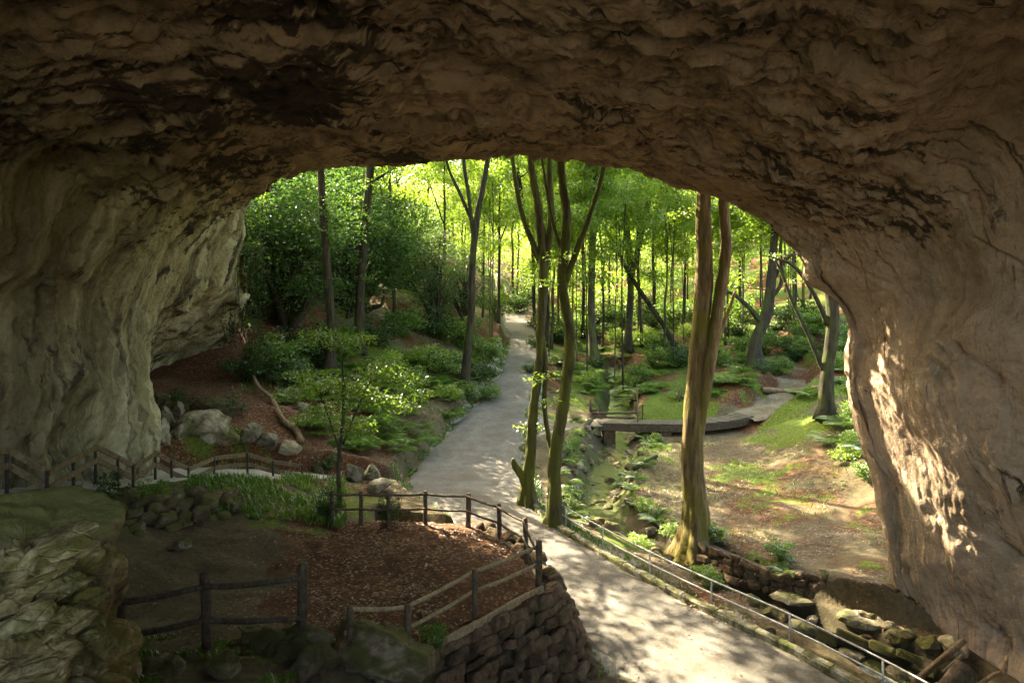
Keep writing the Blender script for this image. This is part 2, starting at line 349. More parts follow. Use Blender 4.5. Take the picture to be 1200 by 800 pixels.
# what the ground is made of (litter, moss, gravel)
_p = np.stack([xf, yf, 0*xf], 1); nb = fbm(_p*.22+3, 4); nf = fbm(_p*.9+8, 3)
terr_in = in_poly(xf, yf, TERR)
lit_slope = sst(-4.6, -6.0, xf+.12*(yf-30))*sst(23, 25, yf)*(1-sst(42, 52, yf))
lit_terr = terr_in*sst(-6.6, -4.2, xf+.9*nf+.25*(yf-16))*sst(11.8, 13.6, yf)
litter = np.clip(np.maximum(lit_slope*(.75+.6*nb), lit_terr)+(yf > 44)*(.28-.9*nb)+(xf > 5)*(yf > 19)*(.30+.12*(1-sst(30, 36, yf))+.75*nb+.2*nf), 0, 1)
ds_, _, _ = seg_dist(xf, yf, STREAM[:, :2]); dp_, tp_, _ = seg_dist(xf, yf, PATH[:, :2]); dtr_, _, _ = seg_dist(xf, yf, TRAIL[:, :2])
moss = np.clip((xf > 3)*(yf > 21)*(.24+.3*sst(31, 37, yf)+1.3*nb+.5*nf)*sst(1.2, 2.4, dtr_)+(yf > 42)*(.22+1.1*nb+.5*nf), 0, 1)
moss = np.maximum(moss, np.clip((.45+1.2*nb+.6*nf)*(xf < -2)*(yf < 13.2), 0, 1)*.8)
moss = np.maximum(moss, np.clip((xf < -4.2)*(yf > 19.3)*(yf < 28)*(.5+.9*nf), 0, 1)*.8)
gravel = np.clip(np.maximum(1-sst(1.6, 2.8, dp_+.6*nf), 1-sst(.9, 1.8, dtr_+.6*nf)), 0, 1)*(~terr_in)
gravel = gravel*(1-(dtr_ < 3)*(yf > 36)*(xf > 3.5)*(xf < 15.5)); gravel = np.maximum(gravel, sst(-5, -9, yf))  # pale cover behind the camera added to bounce light onto the vault
wet = 1-sst(.9, 2.2, ds_+.5*nf)
gme = mesh('ground', np.stack([xf, yf, zf], 1), gq)
at = gme.color_attributes.new('cover', 'FLOAT_COLOR', 'POINT'); at.data.foreach_set('color', np.stack([litter, moss, gravel, wet], 1).astype(np.float32).ravel())

a = N('ground_soil'); cov = a.attr('cover'); sp = a.n('SeparateColor'); a.put(sp.inputs[0], cov); wetf = a.attr('cover', 'Alpha')
p = a.pos(); n1 = a.noise(p, .9, 6, .65); n2 = a.noise(p, 8, 5, .65); n3 = a.noise(p, 34, 3, .6); vo = a.voro(p, 15, 'F1', 'Color'); vs = a.sep(vo)
soil = a.ramp(a.math('ADD', a.math('MULTIPLY', n1, .5), a.math('MULTIPLY', n2, .5)), [(.32, (.035, .026, .014)), (.5, (.085, .066, .036)), (.68, (.15, .125, .075))])
litc = a.mix(vs[1], a.ramp(vs[0], [(0, (.045, .018, .009)), (.5, (.105, .040, .017)), (.85, (.17, .075, .030)), (1, (.26, .17, .09))]), (.06, .028, .014))
mossc = a.ramp(a.math('ADD', a.math('MULTIPLY', n2, .6), a.math('MULTIPLY', n3, .4)), [(.3, (.025, .04, .006)), (.5, (.07, .10, .014)), (.7, (.15, .19, .03))])
grav = a.ramp(a.math('ADD', a.math('MULTIPLY', n2, .45), a.math('MULTIPLY', n3, .55)), [(.3, (.13, .115, .09)), (.55, (.24, .22, .18)), (.75, (.38, .36, .31))])
brk = a.math('MULTIPLY', a.math('SUBTRACT', n2, .5), .9)
c = a.mix(a.step(.35, .6, a.math('ADD', sp.outputs[2], brk)), soil, grav)
c = a.mix(a.step(.3, .6, a.math('ADD', sp.outputs[0], brk)), c, litc)
c = a.mix(a.step(.4, .7, a.math('ADD', sp.outputs[1], brk)), c, mossc)
c = a.mix(a.math('MULTIPLY', a.step(.3, .8, wetf), .55), c, (.03, .028, .018))
h = a.math('ADD', a.math('ADD', a.math('MULTIPLY', n2, .6), a.math('MULTIPLY', n3, .3)), a.math('MULTIPLY', vs[2], .35))
M_ground = a.principled(c, .92, a.bump(h, .8, .07), .15)
gme.materials.append(M_ground)
tag(obj('ground', gme), 'uneven earth floor with leaf litter and moss', kind='structure')

def ribbon(name, rib, mat, lift=.0, edge=.3, across=13, crown=.02, lo=0, hi=None, kerb=False):
    r = rib[lo:hi]; t = np.gradient(r[:, :2], axis=0); t /= np.linalg.norm(t, axis=1)[:, None]; nrm = np.stack([t[:, 1], -t[:, 0]], 1)
    u = np.linspace(-1, 1, across); vs = []
    for k in range(len(r)):
        w = r[k, 3]*(1+0*u); wob = fbm(np.array([[k*.35, 1.3, lo], [k*.35, 9.7, lo]]), 3)*edge
        off = u*r[k, 3]+np.where(u < 0, -wob[0]*np.abs(u), wob[1]*np.abs(u))
        xy = r[k, :2]+nrm[k]*off[:, None]; z = r[k, 2]+lift+crown*(1-u*u); z = z-.10*(np.abs(u) > .99)
        vs.append(np.column_stack([xy, z*np.ones(across)]))
    v = np.concatenate(vs); v[:, 2] += fbm(np.column_stack([v[:, :2]*1.2, v[:, 0]*0]), 3)*.015
    i = np.arange(len(r)-1)[:, None]*across; j = np.arange(across-1)[None]
    q = np.stack([i+j, i+j+1, i+across+j+1, i+across+j], -1).reshape(-1, 4)
    return obj(name, mesh(name, v, q, mat))
a = N('path_gravel'); p = a.pos(); n1 = a.noise(p, .8, 6, .65); n2 = a.noise(p, 12, 5, .65); n3 = a.noise(p, 60, 2, .6)
c = a.ramp(a.math('ADD', a.math('MULTIPLY', n1, .45), a.math('ADD', a.math('MULTIPLY', n2, .3), a.math('MULTIPLY', n3, .25))), [(.33, (.05, .045, .037)), (.5, (.105, .096, .083)), (.66, (.185, .174, .155))])
c = a.mix(a.math('MULTIPLY', a.step(.50, .64, a.noise(p, 1.7, 7, .72)), .6), c, (.085, .062, .042))
lv = a.voro(p, 7, 'F1', 'Distance'); c = a.mix(a.math('MULTIPLY', a.ramp(lv, [(.10, 1.), (.16, 0.)]), a.step(.5, .6, n1)), c, (.10, .055, .025))
M_path = a.principled(c, .85, a.bump(a.math('ADD', n2, a.math('MULTIPLY', n3, .5)), .5, .03), .25)
tag(ribbon('path', PATH, M_path, crown=.03, across=17), 'pale gravel path winding out of the cave into the wood', kind='structure')
a = N('walkway_concrete'); p = a.pos(); n1 = a.noise(p, 1.1, 6, .65); n2 = a.noise(p, 18, 4, .6)
c = a.ramp(a.math('ADD', a.math('MULTIPLY', n1, .6), a.math('MULTIPLY', n2, .4)), [(.32, (.17, .155, .12)), (.5, (.31, .285, .235)), (.68, (.40, .375, .32))])
M_walk = a.principled(c, .85, a.bump(n2, .4, .02), .25)
tag(ribbon('walkway', WALK, M_walk, lift=.01, edge=.05), 'grey walkway descending along the left cave wall', kind='structure')
a = N('trail_dirt'); p = a.pos(); n1 = a.noise(p, 1.2, 6, .68); n2 = a.noise(p, 14, 5, .65)
c = a.ramp(a.math('ADD', a.math('MULTIPLY', n1, .55), a.math('MULTIPLY', n2, .45)), [(.35, (.06, .055, .022)), (.47, (.11, .09, .055)), (.58, (.17, .15, .11)), (.7, (.25, .23, .19))])
M_trail = a.principled(c, .9, a.bump(n2, .5, .03), .2)
tag(ribbon('trail', TRAIL, M_trail, lift=.0, edge=.4, lo=0, hi=26), 'dirt trail leading towards the footbridge', kind='structure')
tag(ribbon('trail', TRAIL, M_trail, lift=.0, edge=.45, lo=54, hi=74), 'dirt trail leading on past the footbridge', kind='structure')
a = N('stream_water'); p = a.pos()
nrm = a.bump(a.noise(p, 5, 4, .6, .5), .35, .05)
M_water = a.principled(a.ramp(a.noise(p, 2.2, 5, .65), [(.4, (.03, .034, .014)), (.6, (.07, .075, .03))]), .12, nrm, .6)
sr = STREAM.copy(); sr[:, 3] *= 1.4; sr[:, 2] -= .11
tag(ribbon('stream', sr, M_water, edge=.1, crown=0), 'shallow stream running over stones', kind='structure')
# kerb along the stream side of the path
def kerb_line():
    t = np.gradient(PATH[:, :2], axis=0); t /= np.linalg.norm(t, axis=1)[:, None]; nr = np.stack([t[:, 1], -t[:, 0]], 1)
    k = slice(6, 58); return np.column_stack([PATH[k, :2]+nr[k]*(PATH[k, 3]+.02)[:, None], PATH[k, 2]])
KL = kerb_line()
a = N('mossy_kerb'); p = a.pos(); n = a.noise(p, 3, 6, .65); c = a.ramp(n, [(.35, (.05, .065, .015)), (.5, (.16, .15, .08)), (.62, (.33, .31, .25))])
M_kerb = a.principled(c, .9, a.bump(a.noise(p, 14, 5), .6, .04), .2)
kb = MB(); rg = np.random.RandomState(3); kk = catmull(KL, 34)
for k in range(len(kk)-1):
    a0, a1 = kk[k], kk[k+1]; d = a1-a0; kb.beam(a0+d*.02+(0, 0, .0), a1-d*.02+(0, 0, .0), .24+rg.uniform(-.03, .03), .28+rg.uniform(-.03, .03), 3, .008, k)
tag(kb.build('kerb', M_kerb, smooth=False), 'mossy stone kerb along the stream side of the path', kind='structure')

# ------------------------------------------------------------------ the cave
Lp = [(240, 490, 39), (244, 425, 39.5), (282, 368, 37.5), (286, 300, 36), (279, 236, 34), (288, 208, 30), (345, 193, 28), (430, 183, 26.5), (520, 180, 25.5), (620, 183, 24.5), (720, 197, 24), (805, 219, 23.5), (900, 261, 22.8), (950, 297, 22.3), (986, 340, 21.6), (1009, 395, 21.5), (1018, 480, 21), (1030, 570, 20.5), (1052, 690, 20), (1105, 880, 19.3)]
Kp = [(192, 590, 23), (183, 520, 23.6), (175, 430, 24), (178, 360, 24), (206, 276, 24), (245, 238, 24), (330, 196, 24), (430, 181, 24), (525, 176, 23.4), (622, 178, 22.6), (724, 190, 22), (812, 210, 21.7), (915, 246, 21), (975, 285, 20.6), (1006, 330, 20.4), (1036, 395, 20.3), (1040, 480, 20), (1052, 570, 19.6), (1078, 695, 19.2), (1135, 900, 18.6)]
Lp = np.array(PV(Lp)); Kp = np.array(PV(Kp)); NJ = len(Lp)
# a ring between: on the left the wall draws back into a hollow beyond the foot
Mp = (Lp+Kp)/2; Mp[0] = (-19.2, 30.5, -6.8); Mp[1] = (-20.0, 30.5, -4.6); Mp[2] = (-17.6, 30.0, -2.5); Mp[3] = (-13.3, 29, -1.0); Mp[4] = (-12.5, 29, 2.0); Mp[5] = (-11.2, 28, 3.6)
sec17 = np.array([(-13.9, -6.4), (-13.9, -4.6), (-13.6, -2.8), (-13.3, -.8), (-12.8, .9), (-11.6, 2.4), (-9.2, 3.3), (-6.2, 3.9), (-2.7, 4.25), (.4, 4.3), (3.3, 4.1), (5.7, 3.7), (8.1, 3.0), (10.2, 2.0), (11.1, .6), (11.4, -1.4), (11.45, -3.8), (11.6, -6.2), (12.0, -8.6), (12.9, -12.8)])
def sec(y, sx, sz, dz=0): return np.column_stack([sec17[:, 0]*sx, np.full(NJ, y), np.where(sec17[:, 1] > -2, sec17[:, 1]*sz+dz, sec17[:, 1])])
s13 = sec(12.5, 1.12, 1.12, .2); s8 = sec(7, 1.08, 1.2, .3); s0 = sec(0, 1.12, 1.25, .5); sm = sec(-6, 1.2, 1.35, .8); se = sec(-10, 1.5, 1.6, 1.5)  # unseen rear end cut short and flared to let skylight in
up = Lp.copy(); up[:, 1] += .5; ctr = np.array((-1, 25, -3.))
def outw(p, k, dz, dy):
    q = p.copy(); q[:, 0] = ctr[0]+(p[:, 0]-ctr[0])*k; q[:, 2] = np.where(p[:, 2] > -4, p[:, 2]+dz*sst(-5, 3, p[:, 2]), p[:, 2]); q[:, 1] += dy; return q
rows = [se, sm, s0, s8, s13, sec(17, 1, 1), Kp, Mp, Lp, outw(Lp, 1.05, 1.6, .3), outw(Lp, 1.22, 4.5, -1), outw(Lp, 1.4, 8, -3), outw(Lp, 1.7, 9, -12), outw(Lp, 1.9, 7, -24)]
for r_, e_ in ((-4, 2.5), (-3, 5.5), (-2, 5), (-1, 3)): rows[r_][:, 2] += e_*sst(-3, -10, Lp[:, 0])*sst(-6, 0, Lp[:, 2])  # unseen outer cliff raised on the left to keep sun off the terrace
dens = [12, 16, 24, 40, 90, 110, 80, 70, 26, 40, 40, 20, 16]
ctl = np.array(rows); NI = len(rows)
t = np.concatenate([np.linspace(i, i+1, n, endpoint=False) for i, n in enumerate(dens)]+[[NI-1]])
colp = np.stack([catmull(ctl[r], 560) for r in range(NI)])            # along the arch first
def cat_at(p, t):
    m = len(p); i = np.clip(t.astype(int), 0, m-2); f = (t-i)[:, None, None]; g = lambda k: p[np.clip(k, 0, m-1)]
    a, b, c, d = g(i-1), g(i), g(i+1), g(i+2)
    return .5*(2*b+(c-a)*f+(2*a-5*b+4*c-d)*f**2+(3*b-a-3*c+d)*f**3)
V = cat_at(colp, t); nI, nJ = V.shape[:2]
du = np.gradient(V, axis=1); dv = np.gradient(V, axis=0); nr = np.cross(du, dv); nr /= np.linalg.norm(nr, axis=2)[..., None]+1e-9
cen = np.array((0, 0, -3.)); inward = np.sum(nr*(np.array((0, 0, -3))-V)*np.array((1, 0, 1)), axis=2); 
flip = np.sign(inward[:, nJ//2].mean() if False else inward[200, nJ//2]); nr *= flip       # towards the void
v = V.reshape(-1, 3); n = nr.reshape(-1, 3)
ceil = sst(.45, .85, -n[:, 2]); left = sst(-6, -9, v[:, 0])
big = fbm(v*np.array((.16, .16, .16)), 3)
# arc length round the vault (uu) and along the tunnel (vv): bedding and flutes run round the vault
uu = np.cumsum(np.linalg.norm(du, axis=2), axis=1); uu = (uu-uu[:, nJ//2:nJ//2+1]).ravel(); vv = np.cumsum(np.linalg.norm(dv, axis=2), axis=0); vv = (.5*vv+.5*vv.mean(axis=1, keepdims=True)).ravel()
wx = fbm(v*.35, 3); wy = fbm(v*.35+40, 3); wf = fbm(v*1.3+70, 3)
su, sv_ = uu+wx*1.6+wf*.3, vv+wy*.8+wf*.18; z0_ = np.zeros_like(uu)
fl = ridged(np.column_stack([su*.14, sv_*.85, z0_+3]), 4)-.9
le = fbm(np.column_stack([su*.22, sv_*.62, z0_+11]), 4)*3.0; fr = le-np.floor(le); st = np.floor(le)+sst(.66, 1, fr)
sc = fbm(np.column_stack([su*.7, sv_*2.0, z0_+31]), 4)*2.6; scs = np.floor(sc)+sst(.62, 1, sc-np.floor(sc))
fine = fbm(v*3.1, 4); pit = np.clip(ridged(np.column_stack([su*.8, sv_*1.9, z0_+5]), 3)-1.12, 0, 1)
def worley(px, py, jit=.9):
    ix, iy = np.floor(px).astype(int), np.floor(py).astype(int); bd = np.full(px.shape, 1e9); b2 = bd.copy(); rid = np.zeros(px.shape); ox = rid.copy(); oy = rid.copy()
    for a_ in (-1, 0, 1):
        for b_ in (-1, 0, 1):
            hsh = _perm[(_perm[(ix+a_) & 255]+iy+b_) & 255]; cx = ix+a_+.5+jit*(_g[hsh, 0]*.5); cy = iy+b_+.5+jit*(_g[hsh, 1]*.5); d_ = (px-cx)**2+(py-cy)**2; m_ = d_ < bd
            b2 = np.where(m_, bd, np.minimum(b2, d_)); bd = np.where(m_, d_, bd); rid = np.where(m_, _g[hsh, 2], rid); ox = np.where(m_, px-cx, ox); oy = np.where(m_, py-cy, oy)
    return rid, ox, oy, np.sqrt(b2)-np.sqrt(bd)
w1, o1, p1_, e1 = worley(su*.30+wf*.25, sv_*.85+wx*.3); w2, o2_, p2_, e2_ = worley(su*.85+wf*.3+50, sv_*2.1+wy*.4)
slab = (w1+.5*o1*w2.mean()+.35*p1_)*.13*ceil+(w2+.4*p2_)*.065*ceil+(w1*.025+w2*.015)*(1-ceil)-.10*np.exp(-(e1/.05)**2)*ceil
crk = np.clip(ridged(np.column_stack([su*.22, sv_*.75, z0_+57]), 3)-1.28, 0, .4)*sst(-.2, .25, fbm(v*.6+3, 2))
right = sst(6, 9, v[:, 0]); blk = fbm(v*.55+21, 3)
rot = np.column_stack([v[:, 1]*.7+v[:, 2]*.7, v[:, 1]*-.7+v[:, 2]*.7, v[:, 0]]); crr = np.clip(ridged(rot*np.array((.22, 1.1, .5))+90, 3)-1.22, 0, .5)*sst(-.1, .3, fbm(v*.5+33, 2))
keep = 1-.7*right*(1-.6*ceil); st = st*keep; scs = scs*keep; crk = crk*keep; h = slab*keep-crr*.55*right+big*(.9-.3*ceil)+(1-ceil)*(fl*(.38*left+.05*(1-left)))+st*(.10*ceil+.07*(1-ceil))+scs*(.075*ceil+.035*(1-ceil))+fine*.05-pit*.18*ceil+np.sign(fine)*np.abs(fbm(v*np.array((2.2,4.4,4.4))+7,3))**1.5*.07*ceil-crk*(.5+.3*ceil)+blk*.16*ceil
yy = v[:, 1]; tt = np.repeat(t, nJ); edge = np.exp(-((tt-8)/.35)**2)+np.exp(-((tt-6.0)/.5)**2)*.6
h = h*(1-.55*np.clip(edge, 0, 1))
# hollows: top right corner, upper left wall
def gauss(c, r): return np.exp(-np.sum(((v-np.array(c))/np.array(r))**2, axis=1))
h -= 1.6*gauss((10.2, 13.2, 3.3), (2.0, 2.2, 2.0)); h -= 1.1*gauss((-11.6, 17.5, 2.6), (1.7, 2.2, 1.2)); h -= .9*gauss((-12.5, 17, -.8), (1.5, 2.0, 1.0))
h += .8*gauss((9.6, 21.8, .2), (.7, .9, .6)); h -= .7*gauss((-12.6, 20, -4.6), (1.2, 1.0, 1.0))
h += .5*gauss((7.2, 16, 3.3), (1.2, 6, 1.2))
v = v+n*h[:, None]
i = np.arange(nI-1)[:, None]*nJ; j = np.arange(nJ-1)[None]; q = np.stack([i+j, i+j+1, i+nJ+j+1, i+nJ+j], -1).reshape(-1, 4)
a = N('cave_limestone'); g = a.n('NewGeometry'); pos = g.outputs['Position']; xyz = a.sep(pos); tn = a.sep(g.outputs['Normal'])
uvn = a.n('UVMap', uv_map='flow').outputs[0]
def uvp(sx, sy, ox=0.):
    m = a.n('Mapping'); a.put(m.inputs[0], uvn); m.inputs['Scale'].default_value = (sx, sy, 1); m.inputs['Location'].default_value = (ox, ox*.7, ox*.3); return m.outputs[0]
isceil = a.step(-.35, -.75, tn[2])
p = a.pos(); nl = a.noise(p, .38, 5, .6, .3); nm = a.noise(p, 1.6, 7, .66, .4); nfi = a.noise(p, 8, 6, .68)
lstr = a.noise(uvp(.20, 1.7), 1.0, 8, .68, .5)                     # runs of water down the walls
cstr = a.noise(uvp(.42, 1.5, 3.), 1.0, 9, .7, .6)                  # bedding of the vault
rgt = a.step(5, 9, xyz[0]); strk = a.mix(isceil, a.mix(a.math('MULTIPLY', rgt, .8), lstr, a.noise(a.pos((.9, .8, .8), off=(4, 4, 4)), 1.0, 8, .68, .5)), cstr)
wall = a.ramp(a.math('ADD', a.math('MULTIPLY', strk, .6), a.math('MULTIPLY', nm, .4)), [(.30, (.07, .047, .028)), (.41, (.20, .14, .088)), (.51, (.33, .245, .165)), (.64, (.42, .325, .23)), (.78, (.50, .415, .32))])
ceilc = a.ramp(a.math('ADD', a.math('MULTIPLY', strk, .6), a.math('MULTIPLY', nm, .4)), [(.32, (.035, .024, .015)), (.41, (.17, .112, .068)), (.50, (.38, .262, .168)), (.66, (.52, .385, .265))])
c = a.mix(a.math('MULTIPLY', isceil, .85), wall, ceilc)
# algae, olive and cream, on the damp outer part of the left wall
lf = a.math('MULTIPLY', a.step(-8.5, -11.5, xyz[0]), a.step(15.0, 22.0, a.math('ADD', xyz[1], a.math('MULTIPLY', nl, 4.))))
alg = a.ramp(a.math('ADD', a.math('MULTIPLY', lstr, .7), a.math('MULTIPLY', nfi, .3)), [(.30, (.05, .043, .018)), (.42, (.19, .165, .075)), (.53, (.38, .335, .18)), (.66, (.56, .51, .36))])
c = a.mix(a.math('MULTIPLY', lf, .85), c, alg)
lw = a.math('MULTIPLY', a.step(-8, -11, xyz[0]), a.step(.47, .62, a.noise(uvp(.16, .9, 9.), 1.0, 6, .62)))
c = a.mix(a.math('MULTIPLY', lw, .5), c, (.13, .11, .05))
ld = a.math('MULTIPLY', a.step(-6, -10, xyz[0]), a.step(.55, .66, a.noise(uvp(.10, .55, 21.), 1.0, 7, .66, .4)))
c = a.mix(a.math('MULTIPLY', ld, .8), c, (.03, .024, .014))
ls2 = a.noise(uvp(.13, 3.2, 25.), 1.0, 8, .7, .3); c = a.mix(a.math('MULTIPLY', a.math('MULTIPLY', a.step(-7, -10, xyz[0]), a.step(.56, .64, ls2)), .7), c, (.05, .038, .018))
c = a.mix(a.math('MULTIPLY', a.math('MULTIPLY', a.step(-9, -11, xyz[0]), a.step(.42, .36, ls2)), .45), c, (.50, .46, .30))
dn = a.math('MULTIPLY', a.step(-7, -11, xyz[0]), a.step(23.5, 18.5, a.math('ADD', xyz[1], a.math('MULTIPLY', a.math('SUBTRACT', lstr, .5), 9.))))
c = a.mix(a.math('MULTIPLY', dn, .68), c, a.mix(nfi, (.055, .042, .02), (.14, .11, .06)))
# rosy tan on the right-hand pillar
rp = a.math('MULTIPLY', a.step(4.5, 9.5, xyz[0]), a.step(.30, .55, nl)); c = a.mix(a.math('MULTIPLY', rp, .8), c, a.ramp(a.math('ADD', a.math('MULTIPLY', nm, .5), a.math('ADD', a.math('MULTIPLY', lstr, .12), a.math('MULTIPLY', nfi, .38))), [(.33, (.17, .11, .07)), (.47, (.40, .275, .185)), (.66, (.52, .39, .285))]))
gr = a.math('MULTIPLY', a.step(8.5, 11, xyz[0]), a.step(.5, .66, a.noise(uvp(.22, .8, 5.), 1.0, 6, .62))); c = a.mix(a.math('MULTIPLY', gr, .5), c, (.21, .185, .14))
# black manganese crust with an edge of its own, mostly on the vault
bc = a.noise(uvp(.62, 2.0, 13.), 1.0, 11, .76, .5); bz = a.noise(p, .17, 3, .5)
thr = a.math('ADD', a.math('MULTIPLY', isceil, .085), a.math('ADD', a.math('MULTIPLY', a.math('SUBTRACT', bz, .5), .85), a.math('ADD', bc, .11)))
thr = a.math('SUBTRACT', thr, a.math('MULTIPLY', a.step(1.5, 6.5, xyz[0]), .085))
c = a.mix(a.math('MULTIPLY', a.step(.70, .775, thr), .9), c, a.mix(nfi, (.010, .008, .006), (.045, .030, .018)))
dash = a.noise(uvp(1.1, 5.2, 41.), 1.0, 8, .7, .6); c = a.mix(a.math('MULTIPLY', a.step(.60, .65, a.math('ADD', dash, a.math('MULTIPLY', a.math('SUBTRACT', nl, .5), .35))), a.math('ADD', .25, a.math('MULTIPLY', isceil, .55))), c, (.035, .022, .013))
thin = a.noise(uvp(.30, 2.6, 31.), 1.0, 9, .72, .9); c = a.mix(a.math('MULTIPLY', a.step(.60, .66, a.math('ADD', thin, a.math('MULTIPLY', a.math('SUBTRACT', bz, .5), .3))), .75), c, (.032, .022, .014))
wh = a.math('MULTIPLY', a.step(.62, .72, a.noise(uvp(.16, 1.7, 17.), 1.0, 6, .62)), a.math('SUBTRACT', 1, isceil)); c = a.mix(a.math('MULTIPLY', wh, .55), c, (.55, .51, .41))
rsm = a.math('SUBTRACT', 1, a.math('MULTIPLY', a.step(5, 9, xyz[0]), .65))
hh = a.math('ADD', a.math('ADD', a.math('MULTIPLY', strk, rsm), a.math('MULTIPLY', nm, .7)), a.math('ADD', a.math('MULTIPLY', nfi, .5), a.math('MULTIPLY', thin, -.5)))
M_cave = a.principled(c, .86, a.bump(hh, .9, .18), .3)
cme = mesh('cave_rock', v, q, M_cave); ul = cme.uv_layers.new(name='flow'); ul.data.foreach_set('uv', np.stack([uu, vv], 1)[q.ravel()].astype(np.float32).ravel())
tag(obj('cave_rock', cme), 'limestone cave vault with fluted walls', kind='structure')
# ------------------------------------------------------------------ rock materials, woods, leaves
M_rock = mat_rock('pale_limestone', (.21, .175, .125), (.33, .295, .23), (.075, .06, .042), (.06, .07, .018), .5, .66, .10)
M_rockmoss = mat_rock('mossy_limestone', (.16, .12, .075), (.26, .21, .145), (.04, .03, .018), (.07, .072, .014), .47, .62, .16)
M_ledge = mat_rock('bedded_limestone', (.24, .185, .085), (.42, .34, .185), (.028, .019, .009), (.10, .09, .015), .50, .66, .10, 1.6, .3)
M_wallstone = mat_rock('wall_stone', (.11, .07, .042), (.18, .125, .08), (.045, .030, .020), (.05, .055, .015), .56, .72, .06, 2.)
M_mortar = mat_rock('wall_core', (.05, .036, .022), (.07, .05, .033), (.02, .015, .01))
M_fence = mat_wood('weathered_fence_wood', (.075, .052, .032), (.15, .11, .07))
M_rail = mat_wood('pale_rail_wood', (.22, .165, .095), (.36, .28, .17))
M_log = mat_wood('barked_pole_wood', (.055, .038, .024), (.105, .08, .05))
M_deck = mat_wood('bridge_plank_wood', (.06, .05, .033), (.12, .105, .075))
M_plank = mat_wood('brown_rail_plank', (.12, .082, .046), (.22, .155, .092))
a = N('dark_iron'); M_iron = a.principled(a.ramp(a.noise(a.pos(), 18, 4), [(.4, (.012, .012, .012)), (.7, (.035, .025, .018))]), .55, None, .4)
a = N('galvanised_tube'); M_galv = a.principled(a.ramp(a.noise(a.pos(), 9, 5, .65), [(.35, (.26, .25, .23)), (.65, (.52, .52, .50))]), .45, None, .5, .55)
M_barkmain = mat_bark('ochre_bark', (.13, .09, .042), (.23, .17, .09), (.13, .115, .022), .42, .62)
M_barkmoss = mat_bark('mossy_bark', (.06, .05, .027), (.11, .095, .055), (.09, .10, .018), .34, .56)
M_barkdark = mat_bark('dark_bark', (.030, .024, .015), (.058, .048, .03), (.05, .065, .016), .48, .7)
M_barkgrey = mat_bark('grey_bark', (.045, .038, .025), (.09, .08, .058), (.085, .10, .025), .45, .66)
M_barkpale = mat_bark('bleached_branch', (.19, .125, .07), (.31, .225, .14), (.14, .10, .05), .7, .9, 1.5, .5)
M_leafsun = mat_leaf('sunny_leaf', (.05, .085, .012), (.085, .135, .018), (.14, .18, .026), (.36, .52, .05), .6)
M_leafmid = mat_leaf('green_leaf', (.03, .062, .012), (.055, .108, .018), (.09, .145, .025), (.22, .36, .035), .5)
M_leafdark = mat_leaf('evergreen_leaf', (.014, .03, .010), (.026, .053, .016), (.05, .085, .028), (.07, .13, .02), .35, .05, .5)
M_leafdeep = mat_leaf('deep_green_leaf', (.02, .046, .014), (.036, .078, .022), (.065, .12, .032), (.10, .2, .03), .4, .05, .5)
M_leafpale = mat_leaf('glossy_leaf', (.035, .06, .022), (.06, .10, .04), (.12, .16, .08), (.14, .24, .04), .4, .08, .5)
M_fern = mat_leaf('fern_leaf', (.04, .085, .012), (.065, .13, .016), (.11, .18, .025), (.22, .36, .03), .45)
M_grass = mat_leaf('grass_blade', (.03, .065, .010), (.055, .11, .015), (.10, .16, .026), (.16, .27, .03), .4)
M_litter = mat_leaf('dead_leaf', (.05, .02, .009), (.12, .048, .018), (.24, .135, .06), (.14, .06, .02), .15, .08, .6)

# ------------------------------------------------------------------ foliage
def leaf_verts(p, L, rng, up=.75, asp=.55, dirs=None, fold=.12):
    n = len(p); nr = rng.normal(size=(n, 3))*(1-up*.55); nr[:, 2] += up; nr /= np.linalg.norm(nr, axis=1)[:, None]
    d = rng.normal(size=(n, 3)) if dirs is None else dirs+rng.normal(size=(n, 3))*.5
    d[:, 2] -= .25; d -= nr*np.sum(d*nr, axis=1)[:, None]; d /= np.linalg.norm(d, axis=1)[:, None]+1e-9
    s = np.cross(nr, d); l = (L*rng.uniform(.5, 1.45, n))[:, None]; w = l*asp*.5
    v = np.stack([p, p+d*l*.45+s*w+nr*l*fold, p+d*l, p+d*l*.45-s*w+nr*l*fold], 1).reshape(-1, 3)
    return v, np.arange(n*4).reshape(-1, 4)
def in_ball(n, rng, pw=.45):
    d = rng.normal(size=(n, 3)); d /= np.linalg.norm(d, axis=1)[:, None]; return d*(rng.uniform(size=n)**pw)[:, None]
def clump(mb, c, r, n, L, rng, up=.75, asp=.55):
    b = in_ball(n, rng); p = np.asarray(c)+b*np.asarray(r)
    v, q = leaf_verts(p, L, rng, up, asp, b*(1, 1, .3)); mb.add(v, q)
def limb(mb, lf, p0, d, length, r0, rng, leafn, L, cr=.9, sub=2, droop=.02, sides=6, flat=.45):
    n = 6; pts = [np.asarray(p0, float)]; d = np.asarray(d, float); d /= np.linalg.norm(d)
    for k in range(n): 
        d = d+rng.normal(size=3)*.13+(0, 0, .05-droop*k); d /= np.linalg.norm(d); pts.append(pts[-1]+d*length/n)
    if mb is not None: mb.tube(catmull(pts, 9), np.linspace(r0, r0*.22, 9), sides)
    for k in range(2, n+1):
        if lf is not None: clump(lf, pts[k]+rng.normal(size=3)*.15, (cr*rng.uniform(.7, 1.2), cr*rng.uniform(.7, 1.2), cr*flat), int(leafn*rng.uniform(.6, 1.3)), L, rng)
        if sub and k < n and rng.uniform() < .75:
            sd = d+rng.normal(size=3)*.9; sd[2] = abs(sd[2])*.35; limb(mb, lf, pts[k], sd, length*.5, r0*.45, rng, leafn, L, cr*.85, 0, droop, 5, flat)
